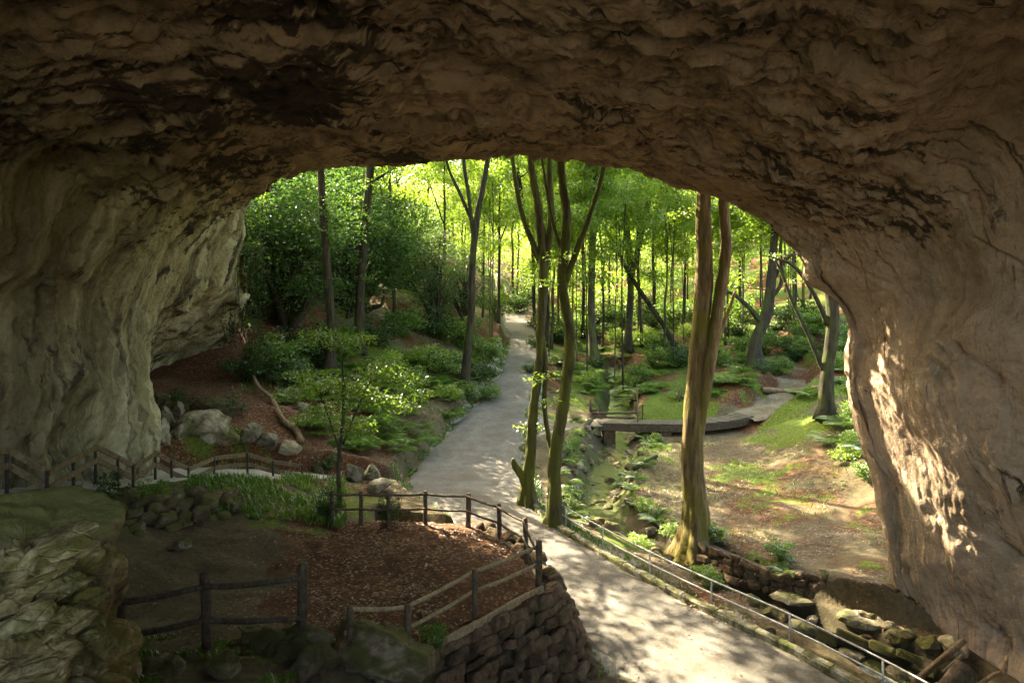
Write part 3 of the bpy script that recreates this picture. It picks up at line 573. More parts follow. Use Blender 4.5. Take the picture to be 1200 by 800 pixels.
def crown_on(tr, lf, spine, rad, rng, z0, nl, length, leafn, L, cr=.9, flat=.45, upd=.45, az=None):
    """limbs with leaves on a trunk polyline, from height z0 up"""
    spine = np.asarray(spine); z0 = min(z0, spine[-1, 2]-.35*(spine[-1, 2]-spine[0, 2])); ok = np.where(spine[:, 2] >= z0)[0]; top = spine[-1, 2]
    for k in range(nl):
        i = ok[int(len(ok)*((k+.5)/nl)**.9) % len(ok)]; f = (spine[i, 2]-z0)/max(top-z0, .1); A = k*2.4+rng.uniform(-.5, .5)
        limb(tr, lf, spine[i], (math.cos(A), math.sin(A), upd+f*.7), length*(1.05-.6*f)*rng.uniform(.75, 1.2), max(.02, rad[i]*.45), rng, leafn, L, cr, 1, flat=flat)
    clump(lf, spine[-1], (cr, cr, cr*.8), leafn, L, rng)
def tree_obj(name, base, trunk_mb, leaf_mb, mb_, ml, label, cat='tree', group=None, crown='crown'):
    r = empty(name, tuple(base)); tag(r, label, cat, group)
    trunk_mb.build('trunk', mb_, r, loc=base); leaf_mb.build(crown, ml, r, smooth=False, loc=base); return r
def copy_tree(o, parent=None):
    c = o.copy(); COL.objects.link(c); c.parent = parent
    for ch in list(o.children): copy_tree(ch, c)
    return c

# trees of the middle ground, each trunk along its own line
def px_tree(name, d, stems, label, bark, leaf, crown=None, seed=0, lean=0., sink=True, sides=14, bump=.16, flare=.5, sprays=(), group=None, boughs=()):
    """stems: list of (points in px, radii in px[, depth slope]); the first one is the trunk and starts on the ground"""
    rng = np.random.RandomState(seed); tr = MB(); lf = MB(); p0 = stems[0][0][0]; base = G(p0[0], p0[1], d*.8, d*1.25) if sink else P(p0[0], p0[1], d)
    D = base[1]
    for k, (pts, rad) in enumerate(stems):
        q = [(x, y, D+lean*(p0[1]-y)/F*D*(1 if k == 0 else 1.3)+ (0 if k == 0 else .02*j*D/10*(-1)**k)) for j, (x, y) in enumerate(pts)]
        pts3 = np.array(PV(q)); 
        if k == 0: pts3[0] = base+(0, 0, -.12)
        if k: pts3[1:-1] += rng.normal(size=(len(pts3)-2, 3))*(np.array(rad)[1:-1, None]*D/F)*.3
        n = max(10, (14 if D < 30 and rad[0] > 7 else 5)*len(pts)); pts3 = catmull(pts3, n); r3 = catmull(np.array(rad)[:, None], n)[:, 0]*D/F
        if k == 0: main3, mainr = pts3, r3
        big_ = D < 30 and r3[0] > .2; tr.tube(pts3, r3, 30 if big_ else sides if r3[0] > .12 else 7, bump*(1.3 if big_ else 1), flare*2.2 if k == 0 else 0, seed+k, furrow=.028 if big_ else 0)
        if crown and pts3[-1, 2] > crown.get('zmin', 3) and k in crown.get('on', (0, 1, 2, 3)):
            crown_on(tr, lf, pts3, r3, rng, crown['z'], crown['n'], crown['len'], crown['leaf'], crown['L'], crown.get('cr', .9))
    for (z_, dx, dy, dz, ln) in boughs: i_ = int(np.argmin(np.abs(main3[:, 2]-z_))); limb(tr, lf, main3[i_], (dx, dy, dz), ln, mainr[i_]*.6, rng, 46, .24, .9, 2, .03, flat=.5)  # long leafy limbs added overhead to dapple the path below
    for (x, y, r, nn) in sprays:
        q_ = P(x, y, D+rng.uniform(-.6, .6)); i_ = int(np.argmin(np.abs(main3[:, 2]-(q_[2]-.5*r)))); 
        tr.tube(catmull([main3[i_], main3[i_]*.4+q_*.6+(0, 0, .12), q_], 8), np.linspace(.028, .006, 8)*D/27, 5)
        for e_ in range(3): tr.tube(catmull([main3[i_]*.4+q_*.6+(0, 0, .12), q_+rng.normal(size=3)*r*(.5, .5, .15)], 5), np.linspace(.012, .004, 5)*D/27, 4)
        clump(lf, P(x, y, D+rng.uniform(-.6, .6)), (r, r, r*.4), nn, .13, rng)
    if not lf.v: clump(lf, pts3[-1], (.3, .3, .2), 20, .12, rng)
    return tree_obj(name, base, tr, lf, bark, leaf, label, group=group)

CR = dict(z=6.6, n=7, len=6.0, leaf=34, L=.24, cr=1.0)
px_tree('tree', 24, [([(814, 652), (815, 610), (811, 520), (817, 430), (825, 330), (824, 235), (828, 100), (834, -60), (842, -200)], [15.5, 12.8, 11.4, 10.6, 9.4, 8.4, 7, 4.5, 2]),
                     ([(814, 580), (818, 500), (831, 425), (843, 360), (849, 290), (849, 230), (858, 110), (872, -40), (880, -120)], [4, 6.5, 7.2, 6.8, 6.4, 5.8, 5.2, 4, 2]),
                     ([(836, 400), (851, 372), (862, 340)], [5, 3, 1.5])],
        'thick ochre forked trunk standing on the bank right of the railing', M_barkmain, M_leafsun, dict(CR, n=7, len=4.5, z=7.5), seed=11, bump=.10, flare=.55, sprays=[(852, 360, .5, 40), (800, 250, .6, 50), (866, 330, .6, 40)])
px_tree('tree', 26, [([(652, 615), (650, 580), (650, 540), (659, 480), (668, 400), (659, 330), (664, 260), (657, 190), (650, 60), (640, -80), (632, -190)], [9.5, 7.4, 7.2, 6.7, 6.3, 5.8, 5.2, 4.6, 4, 3, 1.2]),
                     ([(663, 330), (676, 290), (692, 250), (706, 200), (720, 110)], [4, 3.6, 3, 2.6, 1]), ([(660, 300), (648, 262), (640, 220), (630, 150)], [2.52, 2.22, 1.78, 0.74])],
        'slim mossy trunk rising behind the corner of the terrace fence, right of the pair', M_barkmoss, M_leafsun, dict(CR, on=(0, 1), zmin=3.2), boughs=[(7.5, -1, .9, .2, 10), (9, -1, -.1, .3, 8), (8.5, -.8, .4, .3, 9)], seed=12, sprays=[(640, 330, .6, 70), (655, 300, .6, 60), (668, 470, .4, 40), (640, 440, .45, 50), (645, 470, .35, 40)])
px_tree('tree', 27, [([(619, 592), (619, 560), (622, 530), (625, 480), (632, 430), (634, 370), (637, 310), (630, 240), (622, 190), (610, 60), (600, -80)], [8, 7, 6, 5.2, 4.8, 5.2, 5.8, 4.4, 3.6, 3, 1.2]),
                     ([(619, 582), (611, 560), (604, 545), (601, 537)], [5.5, 4.6, 3.8, 1.6]), ([(637, 320), (647, 260), (645, 190), (652, 90)], [4.5, 4, 3.2, 1]),
                     ([(634, 380), (640, 430), (637, 480), (646, 530), (650, 560)], [2.5, 3, 3, 3.2, 3.2]), ([(637, 310), (616, 262), (604, 205), (596, 120)], [3.6, 3, 2.4, 1])],
        'crooked mossy trunk with a snapped low stump, left of the pair', M_barkmoss, M_leafsun, dict(CR, on=(0, 2), zmin=3.2), boughs=[(6.5, -1, .35, .25, 9), (8, -1, 1.2, .3, 9), (9, -1, -.3, .3, 7)], seed=13, sprays=[(625, 445, .45, 50), (612, 500, .4, 40), (630, 500, .35, 40), (615, 330, .5, 60)])
px_tree('tree', 44, [([(545, 456), (547, 420), (552, 370), (553, 320), (559, 255), (571, 190), (580, 90), (586, -10)], [5.5, 4.6, 4.4, 4.2, 3.8, 3, 2, .8]), ([(556, 290), (548, 225), (544, 185), (540, 100)], [2.6, 2.2, 2, .8]), ([(557, 270), (540, 230), (524, 190), (510, 120)], [2.2, 1.9, 1.5, .7])],
        'thin dark leaning trunk beside the left edge of the path', M_barkdark, M_leafsun, dict(z=9, n=7, len=4.6, leaf=40, L=.28, cr=1.0, on=(0, 1), zmin=7), 14)
px_tree('tree', 46, [([(421, 414), (422, 340), (428, 270), (434, 195), (440, 100), (445, 0)], [5.92, 5.18, 4.81, 4.44, 2.96, 1.11])],
        'ivy grown trunk on the left slope among the evergreens', M_barkdark, M_leafmid, dict(z=6.2, n=10, len=5.4, leaf=50, L=.28, cr=1.1), 15, boughs=[(8, .5, -1, .2, 10), (11, -.2, -1, .2, 10), (10, .8, -.9, .2, 11), (9, 1, -.5, .2, 9)], sprays=[(424, 300, .7, 90), (430, 250, .7, 90), (424, 350, .6, 80), (421, 390, .5, 60), (436, 215, 1., 160), (420, 235, 1., 150), (445, 265, .9, 130), (428, 325, .8, 110)])
px_tree('tree', 45, [([(884, 432), (886, 400), (899, 365), (905, 315), (908, 268), (914, 200), (920, 90), (924, 0)], [7.03, 6.29, 5.92, 5.18, 4.07, 2.96, 2.22, 0.74]), ([(893, 378), (876, 360), (860, 345), (846, 340)], [3.33, 2.96, 2.22, 1.48]), ([(904, 330), (922, 304), (938, 292), (950, 270)], [2.59, 1.92, 1.48, 0.74]), ([(901, 352), (916, 330), (915, 290), (922, 250)], [2.52, 2.22, 1.78, 0.74])],
        'gnarled dark trunk with crooked boughs at the back of the grassy bank', M_barkdark, M_leafsun, dict(z=6.5, n=12, len=4.4, leaf=44, L=.26, cr=1.), 16, sprays=[(850, 338, .6, 50), (950, 262, .6, 50)])
px_tree('tree', 34, [([(968, 489), (969, 440), (975, 390), (974, 345), (964, 300), (950, 255), (945, 150), (940, 60)], [8.14, 7.03, 7.03, 6.66, 4.44, 3.33, 2.22, 0.74]), ([(974, 360), (985, 335), (998, 310), (1010, 270)], [6, 5.4, 4.4, 3]), ([(967, 440), (946, 395), (930, 355), (915, 318), (905, 300)], [2.6, 2.4, 2, 1.6, 1]), ([(970, 380), (955, 345), (930, 312), (900, 300)], [3.2, 2.4, 2, 1])],
        'dark forked trunk close beside the right cave pillar', M_barkdark, M_leafmid, dict(z=5.6, n=10, len=3.8, leaf=44, L=.22, cr=.9), 17, sprays=[(908, 300, .5, 40), (930, 330, .5, 40)])
px_tree('tree', 52, [([(795, 414), (780, 385), (762, 358), (740, 325), (716, 280), (694, 240), (676, 205), (650, 130)], [3.4, 3, 2.8, 2.5, 2.2, 2, 1.5, .8])],
        'thin dark trunk leaning strongly to the left across the others', M_barkdark, M_leafsun, dict(z=9, n=5, len=3, leaf=36, L=.26, cr=.9), 18)
px_tree('tree', 56, [([(697, 428), (693, 370), (694, 300), (698, 220), (700, 120), (703, 20)], [5.2, 4.4, 4, 3.6, 2.6, 1])],
        'straight grey trunk beyond the slim mossy pair', M_barkgrey, M_leafsun, dict(z=8.5, n=7, len=4.4, leaf=26, L=.3, cr=1.15), 19)
px_tree('tree', 60, [([(735, 412), (739, 340), (735, 270), (728, 215), (724, 110), (720, 30)], [4.2, 3.8, 3.4, 3, 2, 1]), ([(738, 330), (752, 270), (762, 215), (770, 120)], [3.6, 3.2, 2.8, 1])],
        'grey trunk forking into two thin stems above the stream', M_barkgrey, M_leafsun, dict(z=9.5, n=7, len=4.4, leaf=26, L=.32, cr=1.2), 20)
px_tree('tree', 50, [([(640, 405), (640, 350), (634, 290), (628, 230), (624, 130), (618, 30)], [4.2, 3.6, 3.3, 3, 2, 1]), ([(637, 320), (622, 270), (606, 200), (598, 120)], [3, 2.6, 2.2, .8]), ([(638, 330), (652, 260), (664, 200), (670, 110)], [3, 2.6, 2.2, .8])],
        'dark trunk splitting into a fan of stems behind the crooked mossy one', M_barkdark, M_leafsun, dict(z=8.8, n=6, len=4.2, leaf=28, L=.28, cr=1.1), 21)

px_tree('tree', 37, [([(386, 436), (388, 380), (383, 310), (378, 240), (374, 150), (370, 60), (366, -60)], [6, 5.2, 4.8, 4.4, 3.6, 2.6, 1])],  # invented tree, its crown and boughs throw shade on path and terrace
        'dark trunk added to shade the path, between the bleached branch and the ivy grown trunk', M_barkdark, M_leafdeep, dict(CR, n=6, len=5, z=8, leaf=36), sprays=[(384, 330, 1., 160), (380, 280, 1.1, 180), (376, 235, 1.2, 200), (372, 195, 1.2, 200), (392, 250, 1., 150), (360, 260, 1., 150), (386, 380, .9, 120), (366, 310, .9, 130)], seed=24, boughs=[(8.5, .6, -1, .2, 9), (9.5, 1, -.2, .3, 9), (7.6, .9, -.7, .2, 9), (11, .8, -.9, .2, 9), (10, .9, -.5, .25, 9), (8.2, .75, -.9, .15, 10), (6.8, .9, -.8, .15, 9), (7.2, .6, -1, .15, 10), (9, .95, -.75, .2, 10)])
# slender trees farther back: prototypes, then copies of the thing and each of its parts
def slender(seed, H, r, leaf, bark, z0, label, ln=4.4, nl=13, leafn=34, L=.235, fork=True, cr=1.35):
    rng = np.random.RandomState(seed); tr = MB(); lf = MB(); k = 12; z = np.linspace(0, H, k); ph = rng.uniform(0, 6.28, 2)
    sp = np.column_stack([np.sin(z*.22+ph[0])*.035*z+rng.normal(size=k)*.05, np.sin(z*.19+ph[1])*.035*z, z]); sp = catmull(sp, 26); rad = r*(1-np.linspace(0, 1, 26)**1.3*.92); tr.tube(sp, rad, 8, .14, .4, seed)
    crown_on(tr, lf, sp, rad, rng, H*z0, nl, ln, leafn, L, cr)
    if fork:
        i = 8+seed % 5; d = rng.normal(size=3)*.25; d[2] = 1; b = [sp[i]+d*s*H*.5+np.array((0, 0, 0)) for s in (0, .3, .6, 1)]; b = catmull(b, 12); br = np.linspace(rad[i]*.7, .02, 12); tr.tube(b, br, 7, .1)
        crown_on(tr, lf, b, br, rng, b[0][2]+H*.2, 4, ln*.8, leafn, L, cr)
    return tree_obj('slender_tree', (0, 0, 0), tr, lf, bark, leaf, label, group='slender trees far back in the wood')
LS = 'slender bare trunk under a sunlit crown far back in the wood, one of many alike'
protos = [slender(101, 21, .15, M_leafsun, M_barkgrey, .40, LS), slender(102, 23, .18, M_leafsun, M_barkdark, .45, LS), slender(103, 19, .13, M_leafsun, M_barkgrey, .36, LS, 4), slender(104, 22, .15, M_leafsun, M_barkmoss, .42, LS), slender(105, 18, .11, M_leafsun, M_barkdark, .30, LS, 3.8, 14)]
rng = np.random.RandomState(5); spots = []
for px, d in [(585, 64), (598, 72), (612, 60), (576, 82), (706, 66), (752, 66), (768, 76), (778, 62), (787, 84), (800, 70), (715, 88), (660, 78), (683, 70), (725, 96), (640, 92), (850, 62), (868, 78), (930, 62), (905, 70), (950, 76), (1000, 60), (545, 74), (520, 60), (500, 80), (532, 96), (465, 66), (830, 92)]: spots.append((px, d))
for q_ in range(30):
    spots.append((rng.uniform(565, 940), rng.uniform(50, 78)))
while len(spots) < 92:
    px, d = rng.uniform(380, 1060), rng.uniform(66, 128)
    if all(abs(px-a)/F*d+abs(d-b) > 4.5 for a, b in spots): spots.append((px, d))
for k, (px, d) in enumerate(spots):
    x = (px-600)/F*d
    if np.min(np.hypot(PATH[:, 0]-x, PATH[:, 1]-d)) < 2.0: x += 2.6
    o = protos[k] if k < 5 else copy_tree(protos[rng.randint(5)])
    o.location = (x, d, gz(x, d)-.1); o.rotation_euler.z = rng.uniform(0, 6.28); s = rng.uniform(.85, 1.2); w_ = s*(.45 if 27 <= k < 57 else 1); o.scale = (w_, w_, s)
    if w_ < s:
        for ch in o.children:
            if ch.name.startswith('crown'): ch.scale = (1.7, 1.7, 1)

# evergreen trees and big shrubs on the left slope
def bushy(name, seed, H, r, clumps, leafn, L, leaf, bark, label, group=None, cat='shrub', low=.1, flat=.6, cs=.9, crown='foliage', stem='stem', stemr=.05):
    rng = np.random.RandomState(seed); tr = MB(); lf = MB()
    for k in range(clumps):
        b = in_ball(1, rng, .4)[0]; c = np.array((b[0]*r, b[1]*r, H*(low+(1-low)*(.5+.5*b[2])))); w = cs*rng.uniform(.6, 1.25)
        clump(lf, c, (w, w, w*flat), int(leafn*rng.uniform(.6, 1.4)), L, rng)
        if k % 3 == 0:
            m = c*(.45, .45, .6)+rng.normal(size=3)*.12*r; tr.tube(catmull([(b[0]*.05, b[1]*.05, -.15), m*(.6, .6, .6), m, c], 10), np.linspace(stemr*(H/3)**.5, .008, 10), 6)
    o = empty(name); tag(o, label, cat, group); tr.build(stem, bark, o); lf.build(crown, leaf, o, smooth=False); return o
def put(o, p, s=1., rz=0., dz=-.05):
    o.location = (p[0], p[1], gz(p[0], p[1])+dz); o.rotation_euler.z = rz; o.scale = (s, s, s) if not hasattr(s, '__len__') else s; return o
ever = [bushy('evergreen_tree', 201, 9, 3.0, 110, 150, .165, M_leafdark, M_barkdark, 'x', None, 'tree', .06, .7, 1.2, 'crown', 'trunk', .16), bushy('evergreen_tree', 202, 7, 3.2, 110, 160, .155, M_leafdeep, M_barkdark, 'x', None, 'tree', .05, .65, 1.15, 'crown', 'trunk', .14), bushy('evergreen_tree', 203, 8, 2.6, 100, 150, .15, M_leafpale, M_barkdark, 'x', None, 'tree', .05, .7, 1.1, 'crown', 'trunk', .14)]
EV = [(0, 372, 54, 1.25, 'tall dark evergreen shading the hollow on the left slope'), (1, 318, 44, 1.2, 'green leafy tree hanging beside the pale outer cave wall'), (2, 510, 56, .95, 'glossy leaved tree catching light above the left edge of the path'),
      (0, 410, 64, 1.3, 'dark evergreen behind the ivy grown trunk'), (1, 335, 58, 1.6, 'tall bushy tree rising against the cave lip at upper left'), (2, 545, 58, .75, 'low silvery evergreen where the path bends out of sight'), (0, 455, 68, 1.35, 'dark bushy evergreen between the ivy trunk and the glossy tree'), (1, 480, 72, 1.4, 'green bushy tree behind the glossy leaved one'), (0, 296, 50, 1.3, 'dark evergreen squeezed against the end of the left cave wall')]
used = set()
for k, (kind, px, d, s, lab) in enumerate(EV):
    o = ever[kind] if kind not in used else copy_tree(ever[kind]); used.add(kind); o['label'] = lab; x = (px-600)/F*d; put(o, (x, d), s, k*1.7)
# canopy trees on the slope to the left: they shade the cave mouth
rng = np.random.RandomState(77)
for k, (x, y, s) in enumerate([(-9.5, 55, 1.)]):
    o = copy_tree(protos[k % 4]); o.location = (x, y, gz(x, y)-.1); o.rotation_euler.z = k*1.3; o.scale = (s, s, s); del o['group']
    o['label'] = 'slim trunk on the left slope behind the ivy grown one'
for k, (x, y, s, lab) in enumerate([(-19, 39, 1.5, 'big leafy tree standing above the outer end of the left cave wall'), (-14.5, 44, 1.6, 'broad leafy tree rising out of the dark hollow on the left slope'), (-23, 47, 1.9, 'largest leafy tree at the upper left behind the cave wall'), (-12, 52, 1.6, 'round leafy tree left of the ivy grown trunk'), (-17, 58, 2.0, 'high leafy tree filling the gap above the dark hollow')]):
    o = copy_tree(ever[(1, 1, 2, 1, 2)[k]]); o.location = (x, y, gz(x, y)-.1); o.rotation_euler.z = k*1.3; o.scale = (s, s, s); o['label'] = lab
# undergrowth shrubs
sh = [bushy('shrub', 211, 1.7, 1.1, 34, 60, .15, M_leafmid, M_barkdark, 'x', low=.05, cs=.42, stemr=.02), bushy('shrub', 212, 1.5, 1.2, 34, 55, .14, M_leafdark, M_barkdark, 'x', low=.05, cs=.42, stemr=.02), bushy('shrub', 213, 1.4, 1.1, 30, 55, .15, M_leafsun, M_barkdark, 'x', low=.05, cs=.42, stemr=.02)]
SH = [(1, 300, 447, 1.3), (0, 330, 440, 1.5), (1, 360, 425, 1.6), (0, 395, 420, 1.3), (1, 440, 405, 1.5), (0, 470, 395, 1.4), (2, 500, 430, 1.1), (0, 520, 440, 1.2), (1, 560, 448, 1.1), (0, 572, 425, 1.2), (1, 580, 405, 1.1), (2, 455, 440, 1.1), (0, 480, 455, .9), (1, 345, 455, 1.0), (0, 540, 405, 1.5), (1, 505, 395, 1.6), (2, 525, 470, .8), (0, 548, 468, .8), (0, 572, 470, .7),
      (1, 640, 390, 1.4), (0, 670, 392, 1.3), (1, 700, 385, 1.6), (0, 725, 388, 1.5), (1, 760, 380, 1.8), (0, 790, 384, 1.6), (1, 830, 380, 1.6), (0, 868, 378, 1.5), (1, 920, 380, 1.6), (0, 955, 392, 1.4), (2, 690, 450, .7), (2, 735, 455, .9), (0, 750, 448, .9), (0, 845, 430, .9), (2, 925, 410, .9), (1, 985, 420, 1.3), (0, 1003, 470, .9), (2, 1000, 525, .6), (0, 1010, 500, .8), (2, 990, 540, .5), (0, 1015, 560, .5), (1, 610, 366, 1.6), (0, 580, 372, 1.6)]
rs_ = np.random.RandomState(33)
for q_ in range(46): SH.append((int(rs_.choice([0, 1, 1, 2])), rs_.uniform(590, 1000), rs_.uniform(372, 440), rs_.uniform(.6, 1.3)))
SH = [q for q in SH if not (560 < q[1] < 640 and q[2] > 372 and abs(q[1]-600) < 22)]
usedk = set()
for k, (kind, px, py, s) in enumerate(SH):
    o = sh[kind] if kind not in usedk else copy_tree(sh[kind]); usedk.add(kind); p = G(px, py, 24, 110); put(o, p, s*(1 if p[1] < 60 else p[1]/60), k*2.1)
    lft = px < 600; o['group'] = ('undergrowth shrubs on the left slope' if lft else 'undergrowth shrubs across the valley floor')
    o['label'] = ('leafy green shrub growing on the slope left of the path' if lft else 'leafy green shrub growing on the valley floor right of the path')
# ferns
def fern(seed, r, nf, leaf, label):
    rng = np.random.RandomState(seed); fr = MB(); 
    for k in range(nf):
        A = k/nf*6.283+rng.uniform(-.3, .3); L = r*rng.uniform(.7, 1.15); up = rng.uniform(.5, 1.0); t = np.linspace(0, 1, 13); x = L*t; z = L*(up*t-.85*up*t*t)*1.1+.02
        sp = np.column_stack([x*math.cos(A), x*math.sin(A), z]); side = np.array((-math.sin(A), math.cos(A), 0)); fw = np.array((math.cos(A), math.sin(A), 0))
        fr.tube(sp, np.linspace(.008, .003, 13), 4, cap=False)
        for i in range(2, 13):
            l = L*.30*math.sin(math.pi*min(1, .16+t[i]*.86))**.8
            for sg in (-1, 1):
                for sh_ in (0, .5):
                    b = sp[i]*(1-sh_)+sp[max(0, i-1)]*sh_; d = side*sg*.9+fw*.35; d = d/np.linalg.norm(d); w = L*.0135
                    fr.add([b-fw*w, b+d*l*.55-fw*w*1.3-(0, 0, .05*l), b+d*l-(0, 0, .2*l), b+d*l*.5+fw*w*1.3-(0, 0, .05*l)], [(0, 1, 2, 3)])
    o = fr.build('fern', leaf, smooth=False); return tag(o, label, 'fern')
fn = [fern(301, .95, 15, M_fern, 'x'), fern(302, .75, 13, M_fern, 'x'), fern(303, 1.1, 17, M_fern, 'x')]
FE = [(352, 500), (365, 485), (378, 470), (392, 462), (372, 510), (415, 470), (430, 480), (445, 470), (462, 478), (478, 486), (492, 470), (440, 500), (470, 505), (498, 500), (512, 515), (505, 530), (525, 490), (540, 500), (520, 455), (490, 445), (455, 455), (425, 445), (400, 440), (380, 440), (345, 470), (530, 470), (558, 480), (486, 520), (470, 530), (535, 440), (550, 425), (480, 430), (450, 425), (420, 430), (515, 415), (740, 470), (760, 460), (725, 465), (700, 455), (860, 450), (1000, 480), (990, 500), (1012, 530), (650, 440), (665, 430), (975, 520), (575, 440), (566, 462)]
rf_ = np.random.RandomState(31)
while len(FE) < 130:
    px, py = rf_.uniform(335, 580), rf_.uniform(395, 530)
    if py > 400+(560-px)*.05 and px < 560-.0*py and not (px < 350 and py > 490): FE.append((px, py))
for q_ in range(50): FE.append((rf_.uniform(650, 1005), rf_.uniform(405, 470)))
usedk = set()
for k, (px, py) in enumerate(FE):
    kind = k % 3; o = fn[kind] if kind not in usedk else copy_tree(fn[kind]); usedk.add(kind); p = G(px, py, 20, 80)
    if np.min(np.hypot(PATH[:, 0]-p[0], PATH[:, 1]-p[1])-PATH[:, 3]) < .3 or np.min(np.hypot(TRAIL[:, 0]-p[0], TRAIL[:, 1]-p[1])) < 1.5: COL.objects.unlink(o) if o not in fn else None; continue
    s = .85+.5*((k*37) % 10)/10; put(o, p, s*1.15, k*1.1, .02)
    o['group'] = 'ferns on the left bank' if px < 600 else 'ferns on the valley floor'; o['label'] = 'bright green arching fern growing on the bank left of the path' if px < 600 else 'bright green arching fern on the valley floor right of the path'
# small bright sapling in front of the slope, the dark shrubs on the fence, clumps by the walkway
def sapling():
    rng = np.random.RandomState(41); base = G(398, 592, 18, 32); D = base[1]; tr = MB(); lf = MB()
    sp = catmull(np.array(PV([(398, 592, D), (397, 540, D), (403, 480, D+.1), (400, 420, D), (392, 385, D)])), 22); sp[0] = base-(0, 0, .1); tr.tube(sp, np.linspace(.085, .02, 22), 8, .12, .3)
    tr.tube(catmull(np.array(PV([(402, 520, D), (418, 480, D-.3), (432, 450, D-.4), (452, 436, D-.5)])), 10), np.linspace(.04, .012, 10), 6)
    tr.tube(catmull(np.array(PV([(399, 530, D), (378, 470, D+.2), (358, 440, D+.3)])), 10), np.linspace(.035, .012, 10), 6)
    for (px, py, r, n, dz) in [(395, 400, .8, 190, 0), (370, 392, .6, 130, .2), (420, 398, .6, 120, -.2), (348, 460, .7, 120, .4), (375, 448, .9, 190, .3), (410, 455, .9, 210, -.1), (445, 438, .9, 230, -.4), (470, 446, .75, 180, -.6), (430, 468, .9, 210, -.4), (385, 480, .9, 160, .3), (460, 475, .8, 170, -.3), (415, 500, .8, 130, 0), (490, 462, .5, 90, -.5), (350, 440, .5, 80, .4), (360, 490, .5, 60, .4)]:
        clump(lf, P(px, py, D+dz), (r*1.1, r*1.2, r*.36), int(n*2.4), .115, rng, .8)
    tree_obj('sapling', base, tr, lf, M_barkgrey, M_fern, 'small bright green sapling with flat leaf sprays behind the terrace fence', 'sapling')
sapling()
for (x, y, s, kind, lab) in [(-5.55, 20.75, .42, 1, 'small dark shrub grown over the first post of the terrace fence'), (-3.7, 20.55, .40, 1, 'small dark shrub grown over a middle post of the terrace fence')]:
    put(copy_tree(sh[kind]), (x, y), (s*.8, s*.8, s*1.5), 1.0)['label'] = lab
    bpy.context.view_layer.objects.active = None
for o in list(COL.objects):
    if o.get('label', '').startswith('small dark shrub grown') and 'group' in o: del o['group']
def tuft(p, s, kind, lab, rz=0): 
    o = put(copy_tree(sh[kind]), p, s, rz); o['label'] = lab
    if 'group' in o: del o['group']
tuft(G(268, 486, 22, 40), .55, 1, 'small round dark bush on the red leaf slope above the big boulder')
tuft(G(205, 478, 22, 40), .6, 1, 'dark bush tucked between boulders at the foot of the left wall')
tuft(G(120, 590, 14, 24), .55, 1, 'dark weeds hanging over the rubble wall below the stairs')
tuft(G(178, 595, 14, 24), .5, 0, 'green weeds climbing the rubble wall left of the grass')
tuft(G(385, 550, 22, 34), .5, 1, 'low dark bush among pale rocks at the end of the walkway')
tuft(G(508, 758, 10, 20), .3, 0, 'little green plant at the foot of the front fence')

# the wood beyond, too dense to count
rng = np.random.RandomState(9); lf = MB()
for k in range(2300):
    d = rng.uniform(86, 165); px = rng.uniform(200, 1150); x = (px-600)/F*d; z = gz(x, d) if k % 3 == 0 else None
    if z is None: z = _base(np.array([x]), np.array([d]))[0]
    w = rng.uniform(1.2, 2.6); clump(lf, (x, d, z+rng.uniform(0, 1)**1.2*13), (w, w, w*.6), 70, .42, rng)
tag(lf.build('woodland', M_leafsun, smooth=False), 'dense sunlit foliage closing the valley in the distance', kind='stuff')

# ------------------------------------------------------------------ ground cover
def scatter_leaves(n, cond, L, rng, lo, hi):
    x = rng.uniform(lo[0], hi[0], n); y = rng.uniform(lo[1], hi[1], n); k = cond(x, y, rng); x, y = x[k], y[k]; z = ground_z(x, y)+.012; dd_, tt_, _ = seg_dist(x, y, PATH[:, :2]); z = np.where(dd_ < np.interp(tt_, np.arange(len(PATH)), PATH[:, 3])+.1, z+.07, z)
    return leaf_verts(np.column_stack([x, y, z]), L, rng, 1.5, .6)
rng = np.random.RandomState(21); lt = MB()
ondp = lambda x, y: seg_dist(x, y, PATH[:, :2])[0]
lt.add(*scatter_leaves(16000, lambda x, y, r: in_poly(x, y, TERR) & (y > 11.5) & (r.uniform(size=len(x)) < (.2+.8*sst(-7, -4.5, x))*np.clip(.45+1.5*fbm(np.column_stack([x*.7, y*.7, x*0]), 3), .08, 1)), .085, rng, (-10, 11), (1, 21)))
lt.add(*scatter_leaves(26000, lambda x, y, r: (x < -3.8-.06*(y-30)) & (ondp(x, y) > 2.9) & (seg_dist(x, y, WALK[:, :2])[0] > 1.3), .10, rng, (-16, 24.5), (-3, 46)))
lt.add(*scatter_leaves(12000, lambda x, y, r: (seg_dist(x, y, STREAM[:, :2])[0] > 1.2) & (x > 4+.1*(24-y)) & (fbm(np.column_stack([x*.4, y*.4, x*0]), 2) > -.15), .085, rng, (4, 18), (14, 37)))
lt.add(*scatter_leaves(5200, lambda x, y, r: (ondp(x, y) < 2.6) & (fbm(np.column_stack([x*.8, y*.8, x*0]), 3)+.5*np.abs(ondp(x, y)-1) > .25), .06, rng, (-5, 13), (9, 45)))
tag(lt.build('fallen_leaves', M_litter, smooth=False), 'dead brown leaves strewn over the ground', kind='stuff')
